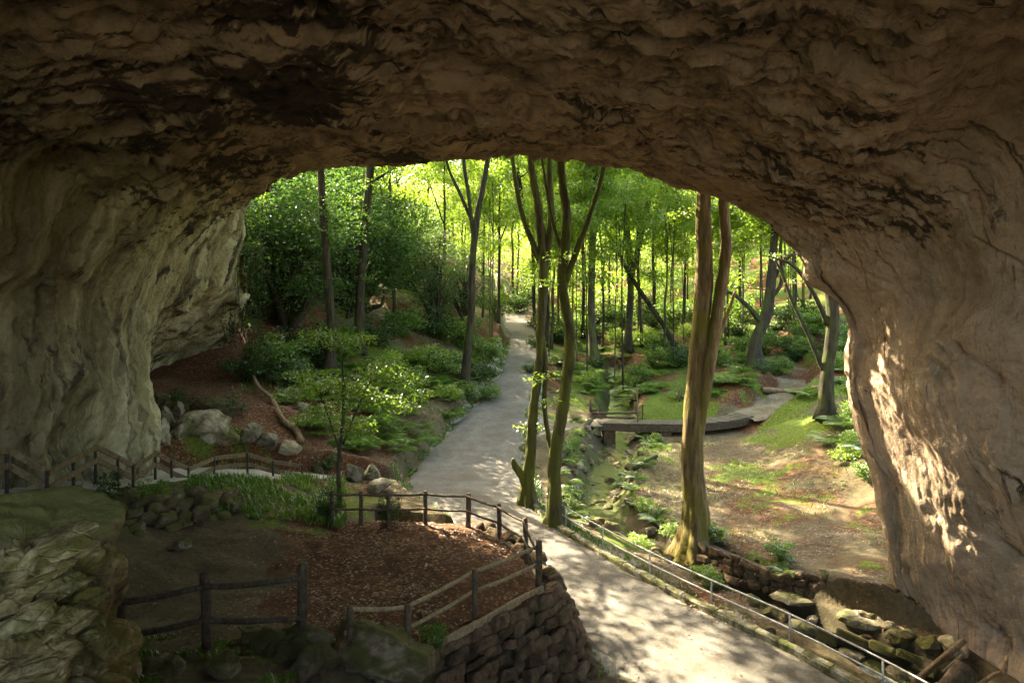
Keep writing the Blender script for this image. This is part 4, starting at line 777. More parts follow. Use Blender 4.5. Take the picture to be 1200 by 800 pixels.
def grass(n, cond, h, rng, lo, hi, mb):
    x = rng.uniform(lo[0], hi[0], n); y = rng.uniform(lo[1], hi[1], n); k = cond(x, y, rng); x, y = x[k], y[k]; z = ground_z(x, y)-.02; m = len(x)
    A = rng.uniform(0, 6.28, m); hh = h*rng.uniform(.5, 1.4, m); ln = hh*rng.uniform(.2, .9, m); dx, dy = np.cos(A), np.sin(A); w = .012+.012*rng.uniform(size=m)
    b = np.column_stack([x, y, z]); s = np.column_stack([-dy, dx, 0*dx])*w[:, None]; mid = b+np.column_stack([dx*ln*.35, dy*ln*.35, hh*.7]); tip = b+np.column_stack([dx*ln, dy*ln, hh])
    v = np.stack([b-s, b+s, mid+s*.7, mid-s*.7, tip], 1).reshape(-1, 3); i = np.arange(m)[:, None]*5
    mb.add(v, np.column_stack([i, i+1, i+2, i+3]), np.column_stack([i+3, i+2, i+4]))
rng = np.random.RandomState(23); gm = MB(); nz_ = lambda x, y, s, o=0: fbm(np.column_stack([x*s+o, y*s, x*0]), 3)
grass(26000, lambda x, y, r: (seg_dist(x, y, WALK[:, :2])[0] > .95) & (nz_(x, y, .8) > -.25) & (x > -10.4+.2*(22-y)) & (x < -5.6-.25*(y-23)) & (r.uniform(size=len(x)) < .25+1.2*np.clip(nz_(x, y, 1.1, 3)+.2, 0, 1)), .22, rng, (-11.5, 20.0), (-5, 27.5), gm)
grass(22000, lambda x, y, r: (nz_(x, y, .35, 4) > .0) & (seg_dist(x, y, STREAM[:, :2])[0] > 1.7) & (seg_dist(x, y, TRAIL[:, :2])[0] > 1.1) & (seg_dist(x, y, BANKW)[0] > .3), .13, rng, (5.5, 20), (24, 60), gm)
grass(9000, lambda x, y, r: (nz_(x, y, .8, 9) > .1) & (x < -2), .10, rng, (-8, 9.5), (-2, 13), gm)
grass(6000, lambda x, y, r: (np.abs(ondp(x, y)-2.35) < .25) & (x > 0), .16, rng, (.5, 13), (9, 28), gm)
grass(14000, lambda x, y, r: (ondp(x, y) > 2.6) & (nz_(x, y, .5, 7) > .1) & (x < 0), .25, rng, (-14, 33), (0, 62), gm)
hwp = lambda x, y: (lambda d_, t_: d_-np.interp(t_, np.arange(len(PATH)), PATH[:, 3]))(*seg_dist(x, y, PATH[:, :2])[:2])
grass(90000, lambda x, y, r: (hwp(x, y) > -.12+.3*nz_(x, y, 1.2)) & (hwp(x, y) < .55+.5*nz_(x, y, .7, 3)) & ~in_poly(x, y, TERR) & (nz_(x, y, .5, 12) > -.25), .17, rng, (-6, 22), (5, 60), gm)
tag(gm.build('grass', M_grass, smooth=False), 'green grass blades growing in patches', kind='stuff')
# ------------------------------------------------------------------ rocks
import bmesh
def _ico(s):
    b = bmesh.new(); bmesh.ops.create_icosphere(b, subdivisions=s, radius=1); b.verts.ensure_lookup_table()
    v = np.array([q.co[:] for q in b.verts]); f = np.array([[q.index for q in p.verts] for p in b.faces]); b.free(); return v, f
ICO = {k: _ico(k) for k in (3, 4, 5, 6)}
def rock_v(size, seed, lev=5, cuts=9, rough=.10, strata=.0, flat=.0):
    rng = np.random.RandomState(seed); v, f = ICO[lev]; v = v*1.25
    for k in range(cuts):
        n = rng.normal(size=3); n[2] *= .8; n /= np.linalg.norm(n); d = rng.uniform(.62, .95); e = v@n-d; v = v-np.clip(e, 0, None)[:, None]*n*.93
    if flat: v[:, 2] = np.where(v[:, 2] > flat, flat+(v[:, 2]-flat)*.15, v[:, 2])
    v = v*np.asarray(size)*.5*1.1; m = float(np.mean(size)); dn = v/(np.linalg.norm(v, axis=1)[:, None]+1e-9)
    h = fbm(v/m*1.5+seed, 3)*rough+fbm(v/m*5+seed*2, 3)*rough*.45
    if strata: 
        s = (v[:, 2]+.18*v[:, 0]+fbm(v/m*.9+seed, 2)*.12*m)/(strata*m); fr = s-np.floor(s); h = h-.09*np.exp(-((fr-.5)/.13)**2)*sst(.5, 1, pn(v/m*1.4+seed)+.9)
    return v+dn*(h*m)[:, None], f
def rock(loc, size, seed, label, mat=None, rot=(0, 0, 0), sink=.25, name='boulder', cat='rock', group=None, lev=5, **kw):
    v, f = rock_v(size, seed, lev, **kw); o = obj(name, mesh(name, v, f, mat or M_rock)); z = loc[2] if len(loc) > 2 else gz(loc[0], loc[1])
    o.location = (loc[0], loc[1], z+size[2]*(.5-sink)); o.rotation_euler = rot; return tag(o, label, cat, group)
p_small = lambda px, py: px < 450 and 440 < py < 590
def RP(px, py, w, hgt, seed, label, dmin=14, dmax=50, mat=None, deep=.8, rz=None, group=None, name='boulder', **kw):
    """a rock whose foot shows at a pixel, w and hgt in pixels"""
    if p_small(px, py): w, hgt = w*.82, hgt*.82
    p = G(px, py, dmin, dmax); k = p[1]/F; return rock((p[0], p[1]+w*k*deep*.3), (w*k, w*k*deep, hgt*k*1.35), seed, label, mat, (0, 0, seed*1.3 if rz is None else rz), name=name, group=group, **kw)
RP(235, 512, 60, 28, 401, 'biggest pale boulder on the red leaf slope above the walkway', rz=.2)
RP(250, 487, 56, 20, 402, 'mossy tan rock behind the biggest boulder on the leaf slope', mat=M_rockmoss, rz=.3)
RP(192, 500, 26, 24, 403, 'grey rock at the foot of the left wall, beside the biggest boulder')
RP(207, 512, 24, 16, 404, 'small rock leaning on the left side of the biggest boulder')
RP(190, 520, 22, 26, 405, 'rock against the fluted wall foot where the walkway passes')
RP(188, 478, 26, 20, 406, 'dark mossy rock just outside the fluted wall foot', mat=M_rockmoss)
RP(205, 488, 24, 18, 417, 'small grey rock left of the mossy tan one')
RP(244, 520, 22, 14, 407, 'low round rock in front of the biggest boulder')
RP(262, 532, 32, 18, 408, 'mossy green topped rock at the walkway edge', mat=M_rockmoss)
RP(290, 530, 34, 16, 409, 'pale jagged rock at the head of the row edging the walkway')
RP(313, 537, 34, 18, 410, 'broad pale rock in the middle of the row edging the walkway')
RP(336, 545, 30, 14, 411, 'low pale rock near the end of the row edging the walkway')
RP(340, 470, 30, 14, 412, 'pale rock beside the bleached branch, up by the ferns', dmax=60)
RP(352, 482, 18, 10, 413, 'small pale rock just below the one beside the branch', dmax=60)
RP(412, 562, 26, 18, 414, 'rounded rock behind the sapling stem')
RP(436, 562, 26, 18, 415, 'pale grey rock right of the sapling stem by the path edge')
RP(440, 577, 32, 14, 416, 'flat cream rock at the path edge behind the terrace fence')
RP(372, 556, 20, 12, 418, 'small dark rock at the end of the walkway rails', mat=M_rockmoss)
# the foreground outcrop and its slabs
v, f = rock_v((3.4, 3.4, 3.0), 431, 6, 10, .13, .11); v[:, 2] = np.minimum(v[:, 2], 1.15+.12*pn(v*1.3))
o = obj('rock_outcrop', mesh('rock_outcrop', v, f, M_ledge)); o.location = (-6.95, 7.7, -4.65); tag(o, 'broken cream limestone outcrop filling the bottom left corner', 'outcrop')
SL = [(30, 652, 7.9, 1.25, .9, .26, 'wide flat cream slab on top of the corner outcrop'), (78, 655, 8.1, .75, .8, .34, 'blunt brownish block at the upper right end of the corner outcrop'), (15, 690, 7.5, 1.1, .7, .24, 'slanting slab just below the wide flat one in the corner'), (55, 690, 7.4, .7, .5, .16, 'thin tilted flake in the middle of the corner outcrop'),
      (85, 700, 7.6, .55, .5, .3, 'small wedge on the right face of the corner outcrop'), (20, 728, 7.0, .75, .6, .34, 'rounded pale lump half way down the corner outcrop'), (62, 730, 7.0, .7, .5, .2, 'tilted grey flake right of the rounded lump'), (92, 742, 7.2, .5, .5, .42, 'upright block on the lower right edge of the corner outcrop'),
      (40, 762, 6.7, .8, .6, .2, 'sharp edged slab low in the corner outcrop'), (8, 765, 6.6, .6, .6, .3, 'pale block at the left edge low in the corner'), (82, 785, 6.9, .55, .5, .36, 'light faced block at the bottom of the corner outcrop'), (30, 795, 6.5, .7, .6, .3, 'lowest slab of the corner outcrop, cut by the picture edge')]
rng = np.random.RandomState(6)
for k, (px, py, d, a1, a2, a3, lab) in enumerate(SL):
    p = P(px, py, d); v, f = rock_v((a1, a2, a3), 440+k, 5, 12, .09, .3); o = obj('slab', mesh('slab', v, f, M_ledge)); o.location = p+np.array((0, .1, -a3*.3)); o.rotation_euler = (rng.uniform(-.15, .35), rng.uniform(-.5, -.1), rng.uniform(-.4, .6)); tag(o, lab, 'slab')
rng = np.random.RandomState(66); kk_ = 0
for k in range(70):
    px, py = rng.uniform(-30, 122), rng.uniform(640, 830)
    if px > 84+(py-640)*.22: continue
    d = 8.15-(py-640)*.0085+rng.uniform(-.1, .1); s_ = rng.uniform(.22, .5); v, f = rock_v((s_*rng.uniform(.9, 1.5), s_*rng.uniform(.7, 1.1), s_*rng.uniform(.3, .75)), 800+k, 4, 14, .08); o = obj('broken_stone', mesh('broken_stone', v, f, M_ledge)); o.location = P(px, py, d); o.rotation_euler = (rng.uniform(-.3, .5), rng.uniform(-.7, .2), rng.uniform(-1.5, 1.5))
    tag(o, 'angular broken cream stone lodged in the corner outcrop, one of many', 'stone', 'broken stones of the corner outcrop')
o = rock((-7.7, 10.2, -3.9), (2.5, 1.8, .95), 460, 'big smooth mossy boulder above the corner outcrop at the left edge', mat_rock('smooth_mossy_rock', (.22, .18, .10), (.30, .26, .16), (.09, .065, .035), (.12, .12, .03), .42, .6, .22), (.12, -.10, .2), .5, cuts=5, rough=.12)
o = rock((-6.0, 9.9, -4.75), (.5, .6, 1.5), 461, 'narrow upright rock leaning beside the smooth mossy boulder', M_ledge, (.1, .22, 0), .5)
o = rock((-5.55, 8.6, -4.75), (.75, .6, .9), 462, 'grey stump shaped rock between the outcrop and the rough pole fence', M_ledge, (.1, .3, .5), .5)
o = rock((-5.25, 8.4, -5.0), (.5, .5, 1.2), 463, 'tall dark splinter of rock at the right foot of the outcrop', M_rockmoss, (0, .15, .2), .4)
RP(290, 752, 40, 22, 470, 'mossy stone below the last pole of the rough fence', 9, 16, M_rockmoss)
RP(335, 772, 90, 26, 471, 'long low mossy boulder at the bottom, left of the wall', 8, 16, M_rockmoss, deep=.6, rz=0, rough=.17)
RP(432, 800, 110, 40, 472, 'largest mossy boulder, at the bottom beside the front fence', 8, 15, M_rockmoss, deep=.7, rz=0, rough=.17)
RP(258, 792, 40, 16, 473, 'small dark stone near the bottom, under the rough fence', 8, 16, M_rockmoss)
RP(360, 795, 50, 24, 474, 'mossy stone between the two bottom boulders', 8, 16, M_rockmoss)
RP(150, 790, 30, 16, 475, 'brown stone at the foot of the leftmost rough pole', 8, 16, M_rockmoss)
RP(182, 797, 46, 20, 476, 'flat brown stone beside the leftmost rough pole', 8, 16, M_rockmoss)
RP(210, 645, 22, 8, 477, 'flat pale stone lying on the earth below the rubble wall', 14, 26)
# stones in the stream bed, alike and many
rng = np.random.RandomState(14); sv = [mesh('stream_stone', *rock_v((1, .8, .6), 480+k, 4), M_rock if k % 2 else M_rockmoss) for k in range(5)]
for k in range(90):
    i = rng.randint(25, 108); p = STREAM[i]; off = rng.normal()*.9; x, y = p[0]+off, p[1]+rng.normal()*.4; s = rng.uniform(.14, .5)*(1 if k % 6 else 1.5)
    if y > 42 or y < 14: continue
    o = obj('stream_stone', sv[k % 5]); o.location = (x, y, gz(x, y)+s*.12); o.scale = (s, s, s); o.rotation_euler = (0, 0, rng.uniform(0, 6)); tag(o, 'small wet stone lying in the stream bed, one of many', 'stone', 'stones in the stream bed')

# stones and low plants on the slopes down to the stream
rng = np.random.RandomState(15)
for k in range(110):
    i = rng.randint(22, 100); p = STREAM[i]; sg = -1 if k % 3 else 1; x, y = p[0]+sg*(p[3]+rng.uniform(-.1, 1.1)), p[1]+rng.normal()*.4; s = rng.uniform(.18, .62)
    if y > 42 or y < 14.5 or np.min(np.hypot(PATH[:, 0]-x, PATH[:, 1]-y)) < 2.6: continue
    o = obj('bank_stone', sv[k % 5]); o.location = (x, y, gz(x, y)+s*.1); o.scale = (s, s, s); o.rotation_euler = (rng.uniform(-.3, .3), rng.uniform(-.3, .3), rng.uniform(0, 6)); tag(o, 'rough stone on the slope beside the stream, one of many', 'stone', 'stones along the stream banks')
for k in range(46):
    i = rng.randint(16, 96); p = STREAM[i]; sg = -1 if k % 2 else 1; x, y = p[0]+sg*(p[3]+rng.uniform(.3, 1.5)), p[1]
    if y > 46 or y < 15 or np.min(np.hypot(PATH[:, 0]-x, PATH[:, 1]-y)) < 2.7: continue
    kind = (k*7) % 5; o = copy_tree(sh[k % 3] if kind < 2 else fn[k % 3]); s = rng.uniform(.25, .45) if kind < 2 else rng.uniform(.5, .8); put(o, (x, y), s, k*1.1, .0)
    o['group'] = 'low shrubs along the stream banks' if kind < 2 else 'ferns along the stream banks'; o['label'] = 'low green shrub on the bank of the stream' if kind < 2 else 'small fern on the bank of the stream'

# ------------------------------------------------------------------ dry stone walls
def stone_wall(name, base, top, label, cell=.42, seed=0, mat=None, depth=.34, jut=.17, sq=.45, cat='stone wall', fill=1.0, cope=False):
    """base and top: matching 3D polylines; stones laid in courses over the face between them"""
    rng = np.random.RandomState(seed); n = 60; b = catmull(base, n); t = catmull(top, n); L = np.concatenate([[0], np.cumsum(np.linalg.norm(np.diff((b+t)/2, axis=0), axis=1))]); root = empty(name, tuple(b[0])); tag(root, label, cat)
    H = np.mean(np.linalg.norm(t-b, axis=1)); rows = max(1, int(round(H/(cell*.62)))); mb = MB(); v0, f0 = ICO[3]
    at = lambda s, u: np.array([np.interp(s, L, b[:, c])*(1-u)+np.interp(s, L, t[:, c])*u for c in range(3)])
    for r in range(rows):
        s = -rng.uniform(0, cell)
        while s < L[-1]:
            w = cell*rng.uniform(.6, 1.5); u = (r+.5+rng.uniform(-.18, .18))/rows; c = at(np.clip(s+w/2, 0, L[-1]), u); e = at(np.clip(s+w/2+.05, 0, L[-1]), u)-at(np.clip(s+w/2-.05, 0, L[-1]), u); e /= np.linalg.norm(e)+1e-9
            upv = at(np.clip(s+w/2, 0, L[-1]), 1)-at(np.clip(s+w/2, 0, L[-1]), 0); upv /= np.linalg.norm(upv)+1e-9; nn = np.cross(e, upv); s += w*.98
            if rng.uniform() > fill: continue
            hh = H/rows*rng.uniform(.8, 1.25); q = np.sign(v0)*np.abs(v0)**sq; q = q*(w*.50, depth*.5, hh*.51); q += fbm(q*3.2+rng.uniform(0, 90, 3), 3)[:, None]*v0*.07
            a_ = rng.normal()*.12; ca, sa = math.cos(a_), math.sin(a_); e2 = e*ca+upv*sa; u2 = upv*ca-e*sa
            mb.add(c+q[:, :1]*e2+q[:, 1:2]*nn+q[:, 2:3]*u2+nn*rng.normal()*jut*.5, None, f0)
    mb.build('stone_face', mat or M_wallstone, root, loc=b[0])
    nn = np.cross(np.gradient((b+t)/2, axis=0), t-b); nn /= np.linalg.norm(nn, axis=1)[:, None]; bk = MB(); 
    prof = np.stack([b-(0, 0, .3)-nn*.02, t-(0, 0, .06)-nn*.02, t-(0, 0, .06)-nn*.5, b-(0, 0, .3)-nn*.5], 1)
    i = np.arange(n-1)[:, None]*4; j = np.arange(4)[None]; k = (j+1) % 4
    bk.add(prof.reshape(-1, 3), np.concatenate([np.stack([i+j, i+k, i+4+k, i+4+j], -1).reshape(-1, 4), [(0, 1, 2, 3), (n*4-1, n*4-2, n*4-3, n*4-4)]])); bk.build('wall_core', M_mortar, root, smooth=False, loc=b[0])
    return root
tz = -7.30
stone_wall('retaining_wall', [(-3.6, 11.2, -9.6), (-2.2, 11.7, -9.6), (-.6, 13.3, -9.55), (1.1, 14.8, -9.5), (1.85, 15.7, -9.4), (1.75, 17.2, -9.35), (1.25, 19.5, -9.3), (.5, 21.0, -9.2), (-1.0, 21.6, -9.1)], [(-3.9, 11.75, tz+.5), (-2.5, 12.7, tz+.05), (-.9, 14.4, tz), (.45, 15.6, tz), (.95, 16.2, tz), (.9, 16.9, tz), (.35, 18.5, tz), (-.3, 19.8, tz), (-1.2, 20.5, tz)],
           'rounded brown dry stone wall holding up the fenced terrace', .40, 3)
stone_wall('bank_wall', [tuple(p[:2])+(-10.0,) for p in BANKW[::4]], [(p[0]+.10, p[1]+.16, max(-9.25, gz(p[0]+.45, p[1]+.6)+.03)) for p in BANKW[::4]], 'low dark stone edge along the earth bank beneath the forked trunk', .36, 5, M_wallstone, .3)
stone_wall('stream_step', [(7.9, 20.3, -10.25), (9.3, 19.4, -10.25), (11.0, 18.0, -10.2)], [(7.95, 20.4, -10.02), (9.35, 19.5, -10.0), (11.05, 18.1, -9.98)], 'long low stone step crossing the stream bed in front of the bank', .7, 6, M_rockmoss, .6, sq=.3)
stone_wall('rubble_wall', [(-10.4, 14.6, -6.6), (-10.2, 17.0, -6.95), (-9.3, 19.0, -6.98), (-8.1, 20.3, -6.98)], [(-11.0, 15.2, -5.55), (-10.9, 17.6, -5.85), (-10.0, 19.7, -6.25), (-8.9, 21.2, -6.6)], 'overgrown rubble wall of loose stones under the stairs', .42, 8, M_rockmoss, .42, .3)

# ------------------------------------------------------------------ fences
def post_at(root, p, h, r, mat, seed, square=False, lean=(0, 0)):
    mb = MB(); b = np.asarray(p, float); t = b+(lean[0], lean[1], h)
    if square: mb.beam(b-(0, 0, .15), t, r*2, r*2)
    else: mb.tube(catmull([b-(0, 0, .2), b+(t-b)*.5+(r*.15, 0, 0), t], 9), np.array([1.06]*8+[.93])*r, 10, .12, 0, seed)
    return mb.build('post', mat, root, smooth=not square, loc=root.location)
FP = [(-5.35, 20.3), (-4.5, 20.28), (-3.66, 20.25), (-2.57, 20.22), (-1.3, 20.1), (-.36, 19.15), (.36, 18.1), (.62, 16.15), (-.8, 14.75), (-2.0, 13.15), (-2.95, 12.35)]
FP = [np.array((x, y, max(-7.26, gz(x, y)))) for x, y in FP]
fr = empty('terrace_fence', tuple(FP[0])); tag(fr, 'timber post and rail fence round the edge of the leafy terrace', 'fence')
for k, p in enumerate(FP): post_at(fr, p, 1.0 if k not in (7,) else 1.1, .062 if k not in (4, 7) else .075, M_fence, 500+k, lean=(.02*math.sin(k*2.), 0))
for k in range(len(FP)-1):
    for hh in (.93, .5):
        a0, b0 = FP[k]+(0, 0, hh), FP[k+1]+(0, 0, hh); d = (b0-a0)/np.linalg.norm(b0-a0); mb = MB(); front = k >= 7; nn = np.array((d[1], -d[0], 0))*.075
        mb.tube(catmull([a0-d*.05+nn, (a0+b0)/2+nn+(0, 0, -.025), b0+d*.05+nn], 9), .034 if not front else .042, 8, .1, 0, k); o = mb.build('rail', M_rail if front else M_fence, fr, loc=fr.location)
a0, b0 = FP[7]+(.1, -.12, .02), FP[9]+(.05, -.15, .02); mb = MB(); mb.beam(a0, b0, .08, .16, 4, .01, 3); mb.build('foot_board', M_rail, fr, smooth=False, loc=fr.location)
# rough pole fence
RF = [(138, 782, 11.5, 92), (243, 757, 12.0, 86), (352, 745, 12.2, 85)]
pr = [];  
for px, py, d, h in RF: q = P(px, py, d); q[2] = gz(q[0], q[1]); top = P(px, py-h, d)[2]; pr.append((q, top-q[2]))
rf = empty('pole_fence', tuple(pr[0][0])); tag(rf, 'rough round pole fence of three posts in the dim foreground', 'fence')
for k, (q, h) in enumerate(pr): post_at(rf, q, h, .085, M_log, 520+k, lean=(.05*(-1)**k, 0))
for k in range(2):
    for f_ in (.86, .42):
        a0 = pr[k][0]+(0, -.09, pr[k][1]*f_); b0 = pr[k+1][0]+(0, -.09, pr[k+1][1]*f_); d = (b0-a0); mb = MB(); mb.tube(catmull([a0-d*.06, (a0*.6+b0*.4)+(0, 0, -.04), b0+d*.05], 12), np.linspace(.062, .05, 12), 8, .18, 0, k*3+int(f_*10)); mb.build('rail', M_log, rf, loc=rf.location)
a0 = pr[0][0]+(0, -.09, pr[0][1]*.85); mb = MB(); mb.tube([a0, a0+(-.35, -.05, -.03), a0+(-.6, -.1, -.02)], [.06, .055, .05], 8, .15); mb.build('rail', M_log, rf, loc=rf.location)
# zigzag hand rail along the stairs and the walkway
ZZ = [(-40, 560, 14.0, 30), (8, 575, 15.5, 50), (55, 590, 16, 38), (86, 578, 17.5, 43), (112, 560, 19, 38), (138, 566, 20, 31), (156, 572, 20.5, 27), (182, 560, 22, 31), (201, 566, 22.5, 26), (221, 570, 23, 22), (251, 563, 24.5, 28), (290, 558, 25.5, 27), (320, 563, 26, 23), (354, 572, 26.5, 27)]
zr = empty('stair_railing', tuple(P(*ZZ[1][:3]))); tag(zr, 'zigzag railing of brown planks on dark iron posts along the stairs', 'railing'); tops = []
for k, (px, py, d, h) in enumerate(ZZ):
    q = P(px, py, d); t = P(px, py-h, d); g_ = min(gz(q[0], q[1]), q[2]); mb = MB(); mb.beam((q[0], q[1], g_-.1), t+(0, 0, .02), .07, .07); mb.build('post', M_iron, zr, smooth=False, loc=zr.location); tops.append((t, t[2]-q[2]))
for k in range(len(tops)-1):
    for dz in (-.06, -.42):
        a0, b0 = tops[k][0]+(0, .07, dz), tops[k+1][0]+(0, .07, dz); mb = MB(); mb.beam(a0, b0, .05, .15, 2, .004, k); mb.build('rail', M_plank, zr, smooth=False, loc=zr.location)
# stair treads below it on the left
st = empty('stairs', (-11.6, 15, -5)); tag(st, 'short flight of pale stone steps behind the zigzag railing', 'stairs')
for k in range(9):
    y0 = 14.0+k*.62; z0 = np.interp(y0, WALK[:, 1], WALK[:, 2]); xc = np.interp(y0, WALK[:, 1], WALK[:, 0])+.2; mb = MB(); mb.box((xc, y0, z0+.0), (1.7, .62, .30), jit=.012, rng=np.random.RandomState(k)); mb.build('step', M_walk, st, smooth=False, loc=st.location)
# tubular railing on the kerb
kr = catmull(KL[4:46], 240); Ls = np.concatenate([[0], np.cumsum(np.linalg.norm(np.diff(kr, axis=0), axis=1))]); stp = np.arange(.2, Ls[-1], 2.35)
kp = [np.array([np.interp(s, Ls, kr[:, c]) for c in range(3)])+(.16, .1, 0) for s in stp]
mr = empty('tube_railing', tuple(kp[0])); tag(mr, 'thin pale metal tube railing along the stream side of the path', 'railing')
for k, p in enumerate(kp): mb = MB(); mb.tube([p-(0, 0, .15), p+(0, 0, .78)], .024, 8); mb.build('post', M_galv, mr, loc=mr.location)
for hh in (.76, .40):
    mb = MB(); pl = catmull([p+(0, 0, hh) for p in kp], len(kp)*5); mb.tube(pl, .024, 8); mb.build('rail', M_galv, mr, loc=mr.location)
# ------------------------------------------------------------------ footbridge and small things
bl = TRAIL[24:56]; fb = empty('footbridge', tuple(bl[0, :3])); tag(fb, 'low plank footbridge curving over the stream behind the forked trunk', 'footbridge')
nrm = np.gradient(bl[:, :2], axis=0); nrm /= np.linalg.norm(nrm, axis=1)[:, None]; nrm = np.stack([nrm[:, 1], -nrm[:, 0]], 1)
bb = catmull(bl, 64); nb_ = catmull(np.column_stack([nrm, nrm[:, 0]*0]), 64); mb = MB(); rg = np.random.RandomState(2)
for k in range(63):
    a0, a1 = bb[k, :3], bb[k+1, :3]; c = (a0+a1)/2+(0, 0, .05+rg.normal()*.006); t = a1-a0; l = np.linalg.norm(t); t /= l; s_ = np.array((t[1], -t[0], 0)); s_ /= np.linalg.norm(s_); mb.box(c, (l*.93, 1.35+rg.normal()*.04, .06), np.array([t, s_, np.cross(t, s_)*-1]))
mb.build('deck', M_deck, fb, smooth=False, loc=fb.location)
for sg in (-1, 1):
    mb = MB(); pl = bb[:, :3]+nb_*sg*.6; 
    for k in range(0, 62, 4): mb.beam(pl[k]-(0, 0, .20), pl[min(63, k+4)]-(0, 0, .20), .16, .40)
    mb.build('beam', M_log, fb, smooth=False, loc=fb.location)
for k in (6, 30): mb = MB(); p = bb[k, :3]; mb.box(p+(0, 0, -.75), (.7, 1.1, 1.0)); mb.build('pier', M_wallstone, fb, smooth=False, loc=fb.location)
for k in (2, 22): mb = MB(); p = bb[k, :3]-nb_[k]*.7; mb.beam(p-(0, 0, .2), p+(0, 0, 1.0), .07, .07); mb.build('post', M_log, fb, smooth=False, loc=fb.location)
def stick(name, pts, rad, mat, label, cat, bump=.2, seed=0, n=24, twigs=()):
    mb = MB(); p = np.asarray(pts, float); pp = catmull(p, n); rr = catmull(np.asarray(rad, float)[:, None], n)[:, 0]; mb.tube(pp, rr, 10, bump, 0, seed)
    for (q, r_) in twigs: mb.tube(catmull(q, 8), np.linspace(r_, r_*.3, 8), 6, .1)
    o = mb.build(name, mat, loc=p[0]); return tag(o, label, cat)
gp = lambda px, py, h=.0, a=20, b=50: G(px, py, a, b)+np.array((0, 0, h))
stick('fallen_branch', [gp(353, 521, .1), gp(347, 508, .14), gp(330, 495, .2), gp(319, 473, .22), gp(302, 459, .3), gp(293, 440, .5), gp(290, 432, 1.3), gp(285, 428, 2.2)], [.15, .14, .12, .11, .10, .09, .07, .04], M_barkpale, 'long bleached branch lying down the red leaf slope', 'branch')
stick('driftwood', [gp(692, 497, .2, 30, 50), gp(672, 520, .15, 25, 50), gp(655, 545, .15, 22, 50)], [.2, .18, .12], M_barkdark, 'dark log lying along the stream bank left of the footbridge', 'log')
stick('log', [gp(742, 552, .12, 20, 46), gp(770, 538, .16, 20, 50)], [.12, .09], M_barkdark, 'short black log stranded in the stream bed', 'log', n=10)
stick('log', [gp(893, 459, .14, 30, 60), gp(925, 461, .16, 30, 60), gp(958, 457, .14, 30, 60)], [.2, .2, .18], M_barkpale, 'straight pale log lying as an edge across the grassy trail', 'log')
stick('stake', [gp(747, 512, -.1, 20, 60), gp(746, 480, 1.2, 20, 60)-(0, 0, 0), gp(747, 512, 2.6, 20, 60)], [.045, .04, .03], M_rail, 'thin reddish upright stake beside the footbridge', 'stake', n=10) if False else None
p = G(747, 512, 30, 46); stick('stake', [p-(0, 0, .2), p+(.02, 0, 1.4), p+(-.03, 0, 3.0)], [.05, .045, .035], M_plank, 'thin reddish upright stake beside the footbridge', 'stake', n=10)
def LG(px, py, d): return P(px, py, d)
stick('propped_timber', [LG(1070, 800, 16.2), LG(1130, 750, 16.6)], [.075, .07], M_plank, 'reddish timber propped against the foot of the right pillar', 'timber', .05, n=8)
stick('plank', [LG(1105, 790, 15.8), LG(1128, 768, 16.2)], [.06, .055], M_deck, 'short grey timber beside the propped reddish one', 'timber', .05, n=8)
stick('log', [LG(1112, 812, 15.2), LG(1133, 783, 15.4)], [.26, .25], M_log, 'cut stump end lying at the bottom right', 'log', .06, n=8)
stick('bleached_stick', [LG(1150, 800, 15.6), LG(1165, 790, 15.8), LG(1176, 786, 15.8), LG(1180, 768, 16)], [.05, .05, .06, .03], M_galv if False else M_barkpale, 'white forked stick at the bottom right by the pillar', 'stick', .1, n=12)
stick('root', [gp(988, 752, .05, 14, 26), gp(1000, 756, .1, 14, 26), gp(1012, 750, .12, 14, 26), gp(1022, 749, .05, 14, 26)], [.05, .06, .06, .04], M_barkpale, 'curved pale root in the stream bed before the pillar', 'root', .1, n=12)
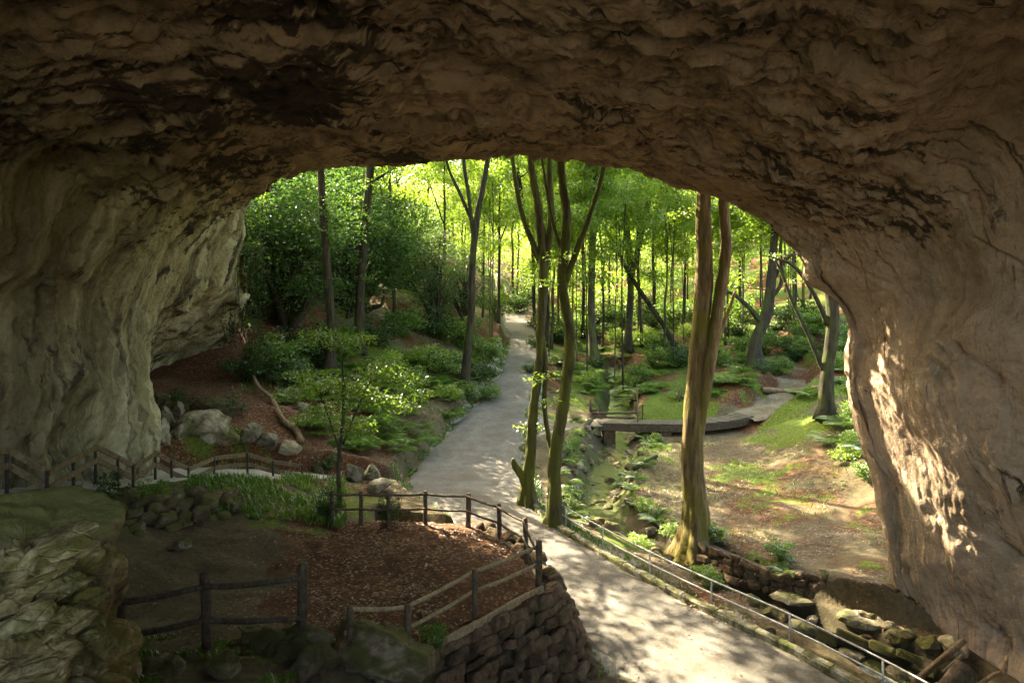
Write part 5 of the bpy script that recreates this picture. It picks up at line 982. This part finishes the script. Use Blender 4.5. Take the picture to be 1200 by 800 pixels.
for k, (px, py, w, h, lab) in enumerate([(940, 715, 48, 8, 'flat pale slab on the stream step near the pillar'), (1010, 735, 44, 9, 'sunlit flat slab at the right end of the stream step'), (1056, 752, 26, 14, 'mossy block wedged at the foot of the pillar'), (1000, 775, 36, 9, 'reddish flat stone near the bottom right stream'), (1060, 790, 32, 10, 'grey stone in the bottom right corner of the stream'), (1035, 765, 20, 8, 'small pale stone before the foot of the pillar')]): RP(px, py, w, h, 600+k, lab, 12, 30, M_rock if k != 2 else M_rockmoss, rz=.1, deep=.9, flat=.25, sink=.45)
# ivy and roots hanging from the lip
def hang(px, py, d, n, drop, label, seed, mat):
    rng = np.random.RandomState(seed); mb = MB(); lf = MB(); p0 = P(px, py, d)
    for k in range(n):
        a0 = p0+rng.normal(size=3)*(.7, .4, .15); b0 = a0+(rng.normal()*.2, rng.normal()*.2, -drop*rng.uniform(.4, 1.1)); pts = catmull([a0+(0, 0, .6), a0, (a0+b0)/2+rng.normal(size=3)*.08, b0], 12); mb.tube(pts, .012, 5)
        for q in pts[3:]: clump(lf, q, (.22, .22, .16), 9, .12, rng, .4)
    o = empty('hanging_ivy', tuple(p0)); tag(o, label, 'ivy'); mb.build('vine', M_barkdark, o, loc=p0); lf.build('foliage', mat, o, smooth=False, loc=p0)
hang(275, 232, 33, 16, 2.6, 'curtain of ivy hanging where the cave lip meets the left wall', 701, M_leafmid)
hang(288, 290, 36, 14, 2.4, 'ivy spilling down the outer end of the left wall', 702, M_leafdark)
hang(288, 360, 36.5, 12, 2.4, 'dark ivy low on the outer end of the left wall', 703, M_leafdark)

# low dark barrier of logs on the far side of the bridge
lb_p = [P(692, 490, 45), P(745, 489, 45.3), P(796, 488, 45.6)]; lb = empty('log_barrier', tuple(lb_p[0])); tag(lb, 'low dark barrier of two horizontal logs behind the footbridge', 'barrier')
for p_ in lb_p:
    g_ = gz(p_[0], p_[1]); mb = MB(); mb.tube([(p_[0], p_[1], g_-.2), (p_[0], p_[1], (g_+p_[2])/2), (p_[0], p_[1], max(p_[2]+.45, g_+.8))], [.09, .085, .08], 8, .1); mb.build('post', M_log, lb, loc=lb.location)
for dz in (.0, .34):
    mb = MB(); mb.tube(catmull([q_+np.array((0, -.1, dz)) for q_ in lb_p], 14), .075, 8, .12, 0, 3); mb.build('rail', M_log, lb, loc=lb.location)
